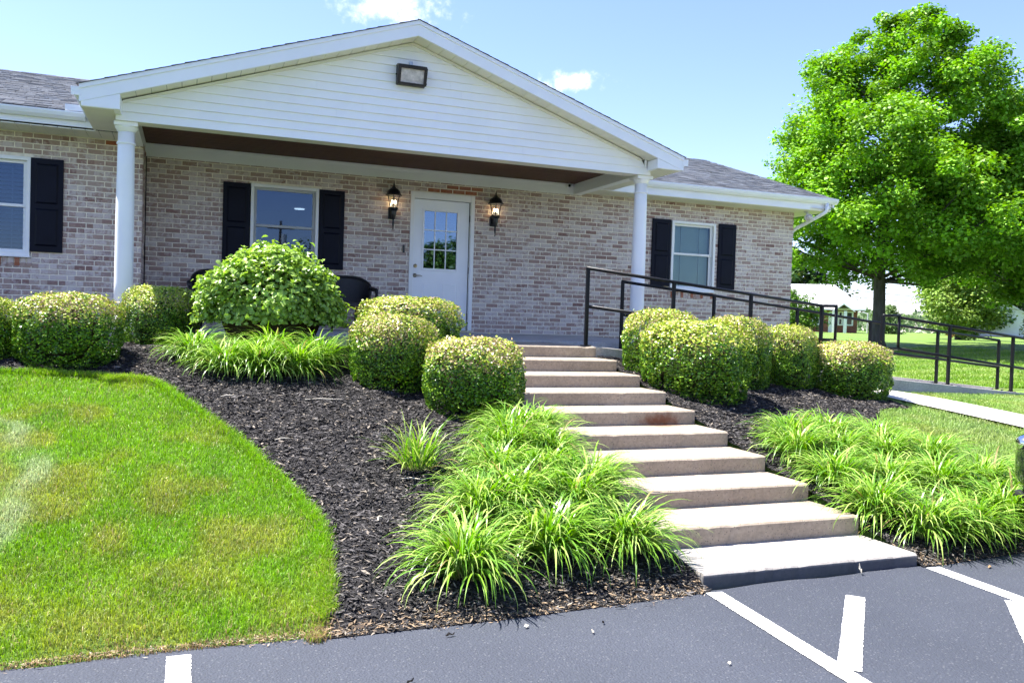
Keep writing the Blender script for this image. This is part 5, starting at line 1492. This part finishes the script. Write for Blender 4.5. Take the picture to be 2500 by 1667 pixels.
tree('maple_tree', 'second green maple cut off by the right edge of the photo', (28.6, 9.9, -.1), 10.4, 5.8, 1.7, ROUND, 202, 760, 120, .16, .30, (.165, .32, .03), 'garden trees', fork=.22, clump=.75)
tree('lawn_tree', 'lighter yellow-green tree behind the ramp between maple trunk and white house', (38.3, 23.2, -.15), 5.4, 2.1, .35, ROUND, 203, 330, 60, .17, .18, (.20, .30, .06), 'garden trees', clump=.7)
tree('orange_shrub', 'small orange-leaved tree beside the white gabled house', (48.5, 32.2, -.15), 1.5, .85, .2, ROUND, 204, 70, 30, .14, .06, (.42, .17, .04), clump=.32)
tree('conifer_tree', 'dark conifer in front of the white gabled house at right edge', (46.4, 23.3, -.1), 4.9, 1.9, .3, CONE, 205, 240, 40, .16, .14, (.022, .040, .022), clump=.5)
tree('background_tree', 'dark tree behind the brick bungalow beside the house corner', (60.0, 65.5, -.3), 9.5, 6.0, 1.5, ROUND, 206, 420, 34, .45, .4, (.035, .075, .018), clump=1.2)
tree('background_tree', 'light shrub tree growing at left wall of the brick bungalow', (40.1, 40.5, -.3), 3.4, 2.6, .2, ROUND, 207, 320, 36, .18, .1, (.10, .20, .03), clump=.5)
tree('background_tree', 'small pale tree right of the brick bungalow', (59.5, 49.4, -.3), 3.0, 1.5, .2, ROUND, 208, 90, 30, .22, .08, (.13, .20, .07), clump=.45)
tree('background_tree', 'leafy dark tree filling the gap behind the white house roof', (80.5, 58, -.3), 12, 6.5, 1.0, ROUND, 209, 420, 32, .5, .4, (.045, .10, .02), clump=1.3)
# trees across the car park, seen as reflections in the door and window panes
for i, (x, y, H_, w_) in enumerate([(11.8, -40, 6.2, 2.6), (15.6, -44, 7.6, 2.4), (8.6, -47, 5.4, 2.2), (7.6, -60, 8.0, 2.8)]):
    tree('street_tree', ['leafy round tree across the car park reflected in the lower middle door panes', 'tall tree across the car park reflected in the right door panes', 'low tree across the car park reflected in the left door panes', 'tree across the car park reflected in the porch window'][i], (x, y, -1.4), H_, w_, 1.2, ROUND, 230+i, 170, 60, .28, .25, (.07, .14, .025), 'trees across the car park', clump=1.1)

up_ = thing('utility_pole', (3.9, -60, -1.4), 'wooden utility pole reflected in the porch window glass', 'pole')
MB().tube([(0, 0, -.3), (0, 0, 9.3)], [.17, .12], 10).build('shaft', 'bark', up_)
MB().box(-1.1, 1.1, -.07, .07, 8.6, 8.75).build('crossarm', 'bark', up_)
MB().tube([(.32, 0, 7.3), (.32, 0, 8.1)], .24, 12).build('transformer', 'lamp_post', up_)

# distant wood on the skyline
def distant_wood():
    g = np.random.default_rng(301); n = 40000
    a = g.uniform(-.2, 1.75, n); D = g.uniform(190, 300, n)
    ang = a; X = CAM.x+D*np.sin(ang); Y = CAM.y+D*np.cos(ang)
    top = 1.8+3.2*vnoise(ang*9+3, D*0+2, 1.0, 61)+1.8*vnoise(ang*40, D*.02, 1, 62)
    Z = -.6+top*g.random(n)**.6
    P_ = np.stack([X, Y, Z], 1); N_ = dirs(n, g)+np.array([0, 0, .4]); N_ /= np.linalg.norm(N_, axis=1)[:, None]
    L_ = g.uniform(.6, 1.3, n); V, Fq = leaf_quads(P_, N_, L_, L_*.8, g, .1)
    c = np.array([.09, .15, .06])*g.uniform(.6, 1.4, (n, 1)); c = c+np.array([.07, .05, .04])*(vnoise(ang*25, D*0, 1, 63)[:, None])
    tag(link('distant_wood', np_mesh('distant_wood', V, Fq, np.repeat(c, 4, 0)), 'tree_leaf'), 'hazy green line of far trees on the horizon', 'wood', kind='stuff')
distant_wood()

# ------------------------------------------------------------------ far houses
def far_place(u, D):   # horizontal position along the view ray of photo column u at depth D
    r_ = fwd+RT*((u-1250)/2049.46); return CAM.x+r_.x*D, CAM.y+r_.y*D
def face_cam(x, y): return math.atan2(x-CAM.x, y-CAM.y)*-1
x, y = far_place(2000, 77)
bg = thing('brick_bungalow', (x, y, -.42), 'distant red brick bungalow with grey hip roof and white portico', 'house', 'houses beyond the lawn', face_cam(x, y))
u_ = lambda u: (u-2000)/26.6      # photo column -> local x at that depth
hx1 = u_(2084); hx0 = hx1-11.5
MB().box(hx0, hx1, 0, 7.5, -.3, 2.62).build('wall', 'far_brick', bg)
m = MB(); a, b, c, d = hx0-.6, hx1+.6, -.6, 8.1; m.add([(a, c, 2.58), (b, c, 2.58), (b, d, 2.58), (a, d, 2.58), (a+2.2, 3.75, 4.95), (b-2.6, 3.75, 4.95)], [(0, 1, 5, 4), (1, 2, 5), (2, 3, 4, 5), (3, 0, 4), (3, 2, 1, 0)])
m.build('roof', 'far_roof', bg)
MB().box(hx0-.65, hx1+.65, -.66, -.6, 2.44, 2.60).build('eave_fascia', 'far_white', bg)
MB().box(hx1+.6, hx1+.66, -.6, 8.1, 2.44, 2.60).build('eave_fascia', 'far_white', bg)
for (ua, ub, za, zb) in ((1981, 2001, 1.05, 2.35), (2057, 2075, 1.05, 2.35), (2040, 2052, 1.05, 2.35)):
    w = MB().box(u_(ua), u_(ub), -.06, 0.0, za, zb).build('window', 'far_white', bg)
    MB().box(u_(ua)+.14, u_(ub)-.14, -.08, -.061, za+.12, za+.58).build('pane', 'far_glass', w); MB().box(u_(ua)+.14, u_(ub)-.14, -.08, -.061, za+.70, zb-.12).build('pane', 'far_glass', w)
MB().box(u_(2019), u_(2032), -.05, .0, .35, 2.3).build('door', 'far_white', bg)
m = MB(); cx = u_(2052); m.add([(cx-.95, -1.5, 2.35), (cx, -1.5, 3.05), (cx+.95, -1.5, 2.35), (cx-.95, 1.4, 2.35), (cx, 1.4, 3.05), (cx+.95, 1.4, 2.35)], [(0, 3, 4, 1), (1, 4, 5, 2)])
po_ = m.build('portico_roof', 'far_roof', bg)
m = MB(); m.prism_xz([(cx-1.0, 2.28), (cx-.9, 2.28), (cx, 2.92), (cx+.9, 2.28), (cx+1.0, 2.28), (cx, 3.1)][::-1], -1.55, -1.5); m.build('bargeboard', 'far_white', po_)
for xx in (u_(2031), u_(2056)):
    MB().box(xx-.14, xx+.14, -1.4, -1.12, .25, 2.35).build('portico_column', 'far_white', bg)
MB().box(u_(2020), u_(2064), -1.6, 0, -.3, .25).build('portico_floor', 'plinth_concrete', bg)
for k in range(3): MB().box(u_(2046), u_(2066), -2.0-.3*k, -1.6-.3*k, -.3, .1-.14*k).build('step', 'plinth_concrete', bg)
x, y = far_place(2453, 92)
wh = thing('white_house', (x, y, -.35), 'distant white gabled house with a small window, at right edge', 'house', 'houses beyond the lawn', face_cam(x, y))
MB().prism_xz([(-5.2, -.3), (5.2, -.3), (5.2, .75), (0, 4.1), (-5.2, .75)], 0, 9).build('wall', 'far_white', wh)
MB().box(-5.22, 5.22, -.03, 0.02, -.3, .42).build('brick_base', 'far_brick_pale', wh)
w = MB().box(-1.85, -1.25, -.06, -.001, 1.75, 2.6).build('window', 'far_white', wh); MB().box(-1.77, -1.33, -.075, -.061, 1.83, 2.52).build('pane', 'far_glass', w)
for s in (-1, 1):
    m = MB(); m.prism_xz([(0, 4.1), (s*5.6, .49), (s*5.6, .62), (0, 4.25)][::s], -.3, 9.3); m.build('roof', 'far_white', wh)
x, y = far_place(2116, 84)
lp_ = thing('street_lamp', (x, y, -.4), 'thin pale lamp post right of the brick bungalow', 'lamp', None, face_cam(x, y))
MB().tube([(0, 0, 0), (0, 0, 2.3)], .07, 8).build('pole', 'lamp_post', lp_)
MB().tube([(0, 0, 2.3), (-.4, 0, 2.45), (-1.0, 0, 2.45)], .05, 8).build('arm', 'lamp_post', lp_)
MB().box(-1.4, -.9, -.12, .12, 2.38, 2.5).build('lamp_head', 'lamp_post', lp_)
for i, (za, zb) in enumerate(((5.5, 3.55), (5.0, 3.1))):
    ax, ay = far_place(1900, 90); bx, by = far_place(2600, 90)
    pts = []
    for k in range(13):
        t = k/12; pts.append((ax+(bx-ax)*t, ay+(by-ay)*t, 5.2-1.9*i*.35-1.6*t-1.0*math.sin(math.pi*t)*.4))
    o = MB((ax, ay, 0)).tube(pts, .028, 5).build('power_line', 'wire', None); o.location = (ax, ay, 0)
    tag(o, ['upper thin overhead wire crossing the sky behind the maple trunk', 'lower thin overhead wire crossing the sky behind the maple trunk'][i], 'wire', 'overhead wires')

# ------------------------------------------------------------------ parked car (only its front corner enters the frame)
def car(x, y, z, rz):
    c = thing('parked_car', (x, y, z), 'glossy black car whose front corner enters at the right edge', 'car', None, rz)
    # local: nose towards +Y, length 4.6, width 1.86
    secs = [  # y, half width, z bottom, z top(belt/hood), belt corner radius
        (2.30, .50, .42, .62), (2.27, .66, .36, .72), (2.18, .80, .32, .80), (2.02, .885, .29, .86), (1.7, .92, .26, .93), (1.1, .93, .24, 1.00), (.6, .93, .23, 1.02), (-.6, .93, .23, 1.02), (-1.6, .93, .25, 1.03), (-2.05, .90, .30, 1.02), (-2.22, .80, .36, .98), (-2.30, .62, .45, .90)]
    V = []; n = 20
    for (yy, w, z0, z1) in secs:
        for k in range(n):
            a = 2*math.pi*k/n; ca, sa = math.cos(a), math.sin(a); e = .42
            px_ = w*math.copysign(abs(ca)**e, ca); pz = (z0+z1)/2+(z1-z0)/2*math.copysign(abs(sa)**e, sa)
            V.append((px_, yy, pz))
    Fc = [(i*n+k, (i+1)*n+k, (i+1)*n+(k+1) % n, i*n+(k+1) % n) for i in range(len(secs)-1) for k in range(n)]
    Fc.append(tuple(range(n))); Fc.append(tuple((len(secs)-1)*n+k for k in range(n-1, -1, -1)))
    b = MB().add(V, Fc).build('body', 'car_paint', c, smooth=True)
    sb = b.modifiers.new('sub', 'SUBSURF'); sb.levels = 2; sb.render_levels = 2
    cab = [(1.15, .80, .98), (.35, .66, 1.52), (-.5, .66, 1.60), (-1.6, .64, 1.54), (-2.2, .74, 1.0)]
    vs = []
    for yy, w, zz in cab: vs += [(-w, yy, zz), (w, yy, zz)]
    vs += [(-.86, 1.15, .97), (.86, 1.15, .97), (-.86, -2.2, .98), (.86, -2.2, .98), (-.87, .3, .99), (.87, .3, .99), (-.87, -1.5, 1.0), (.87, -1.5, 1.0)]
    g = MB().add(vs, [(0, 1, 3, 2), (6, 7, 9, 8), (0, 2, 14), (1, 15, 3), (2, 4, 6, 16, 14), (3, 15, 17, 7, 5), (6, 8, 16), (7, 17, 9)]).build('window', 'car_glass', c)
    MB().add(vs[:10], [(2, 3, 5, 4), (4, 5, 7, 6)]).build('roof', 'car_paint', c)
    for s in (-1, 1):
        for yy in (1.42, -1.42):
            q = MB().lathe([(.20, -.11), (.31, -.11), (.335, -.08), (.335, .08), (.31, .11), (.20, .11)], 0, 0, 28)
            o = MB().add([(s*.80+v[2], yy+v[0], .335+v[1]) for v in q.v], q.f).build('wheel', 'tyre', c, smooth=True)
            q = MB().lathe([(.0, .06), (.06, .09), (.19, .08), (.21, .11)], 0, 0, 20)
            MB().add([(s*(.80+v[2]), yy+v[0], .335+v[1]) for v in q.v], q.f).build('rim', 'alloy', o, smooth=True)
        MB().ball((s*.70, 2.10, .70), .14, 14, 10, (1, .7, .55)).build('headlight', 'chrome', c, smooth=True)
        MB().ball((s*.98, .85, 1.06), .11, 12, 8, (.9, .6, .7)).build('mirror', 'car_paint', c, smooth=True)
    MB().box(-.45, .45, 2.22, 2.30, .46, .62).build('grille', 'car_trim', c, bevel=.02)
    MB().box(-.75, .75, 2.02, 2.22, .26, .34).build('bumper_lip', 'car_trim', c, bevel=.03)
car(3.30, -10.45, float(zpave(3.3)), R(0))

# ------------------------------------------------------------------ litter on asphalt and mulch
def scrap(name, x, y, L, w, rz, matn, label, cat, z=None, curl=.012):
    zz = (float(zpave(x))+.006) if z is None else z
    m = MB(); n = 5; r_ = random.Random(int(x*1000)); V = []
    for i in range(n+1):
        t = i/n-.5; ww = w*(1-abs(t)*1.3)*r_.uniform(.7, 1.2); hz = curl*math.sin(i*2.1+x*9)**2
        V += [(t*L, -ww/2, hz), (t*L, ww/2, hz+r_.uniform(0, curl))]
    m.add(V, [(2*i, 2*i+1, 2*i+3, 2*i+2) for i in range(n)])
    o = m.build(name, matn); o.scale = (.65, .65, .65); o.location = (x, y, zz); o.rotation_euler = (0, 0, rz)
    s = o.modifiers.new('t', 'SOLIDIFY'); s.thickness = .003
    return tag(o, label, cat)
scrap('bark_scrap', -2.02, -8.86, .075, .022, .2, 'dark_debris', 'dark bark scrap on asphalt, left one of the larger two', 'bark')
scrap('bark_scrap', -2.34, -9.32, .10, .014, .7, 'dark_debris', 'forked dark twig scrap near the bottom edge of the photo', 'bark')
scrap('bark_scrap', -1.22, -8.92, .04, .018, 1.0, 'dark_debris', 'tiny dark bark crumb on the asphalt below the daylilies', 'bark')
scrap('pale_leaf', -1.62, -8.86, .045, .03, .5, 'pale_debris', 'pale dry leaf bit on asphalt just below the mulch', 'leaf')
scrap('pale_leaf', -1.33, -9.02, .04, .026, 1.3, 'pale_debris', 'pale dry leaf bit farther out on the asphalt', 'leaf')
scrap('dry_leaf', .77, -8.60, .085, .035, .9, 'pale_debris', 'curled pale leaf against the bottom step riser', 'leaf', curl=.05)
scrap('dry_leaf', 1.75, -8.72, .06, .03, .4, 'leaf_debris', 'brown dry leaf on asphalt right of the white bay line', 'leaf')
scrap('pale_leaf', -.9, -9.55, .035, .022, .4, 'pale_debris', 'small pale chip on asphalt left of the diagonal line', 'leaf')
scrap('bark_scrap', -1.02, -8.74, .10, .012, -.2, 'dark_debris', 'long thin bark sliver at the mulch and asphalt edge', 'bark')
for i, (x, y, L, a) in enumerate([(-2.12, -5.35, .32, -.15), (-2.55, -6.25, .14, .4), (-2.9, -5.25, .13, .1), (-1.75, -7.05, .18, -.5), (-2.1, -7.6, .12, 1.2)]):
    z = float(hgt(x, y))+.045
    o = MB().tube([(-L/2, 0, 0), (-L*.1, .012, .008), (L*.2, -.008, .006), (L/2, .015, 0)], [.003, .004, .0035, .002], 6).build('twig', 'pale_debris')
    o.location = (x, y, z); o.rotation_euler = (0, -.0, a)
    tag(o, ['long pale twig on mulch below the daylily row', 'short pale twig on mulch near the lawn edge', 'short pale twig on the upper mulch beside the lawn', 'pale twig on mulch beside the yellowish clump', 'short pale twig on mulch left of the daylily drift'][i], 'twig')
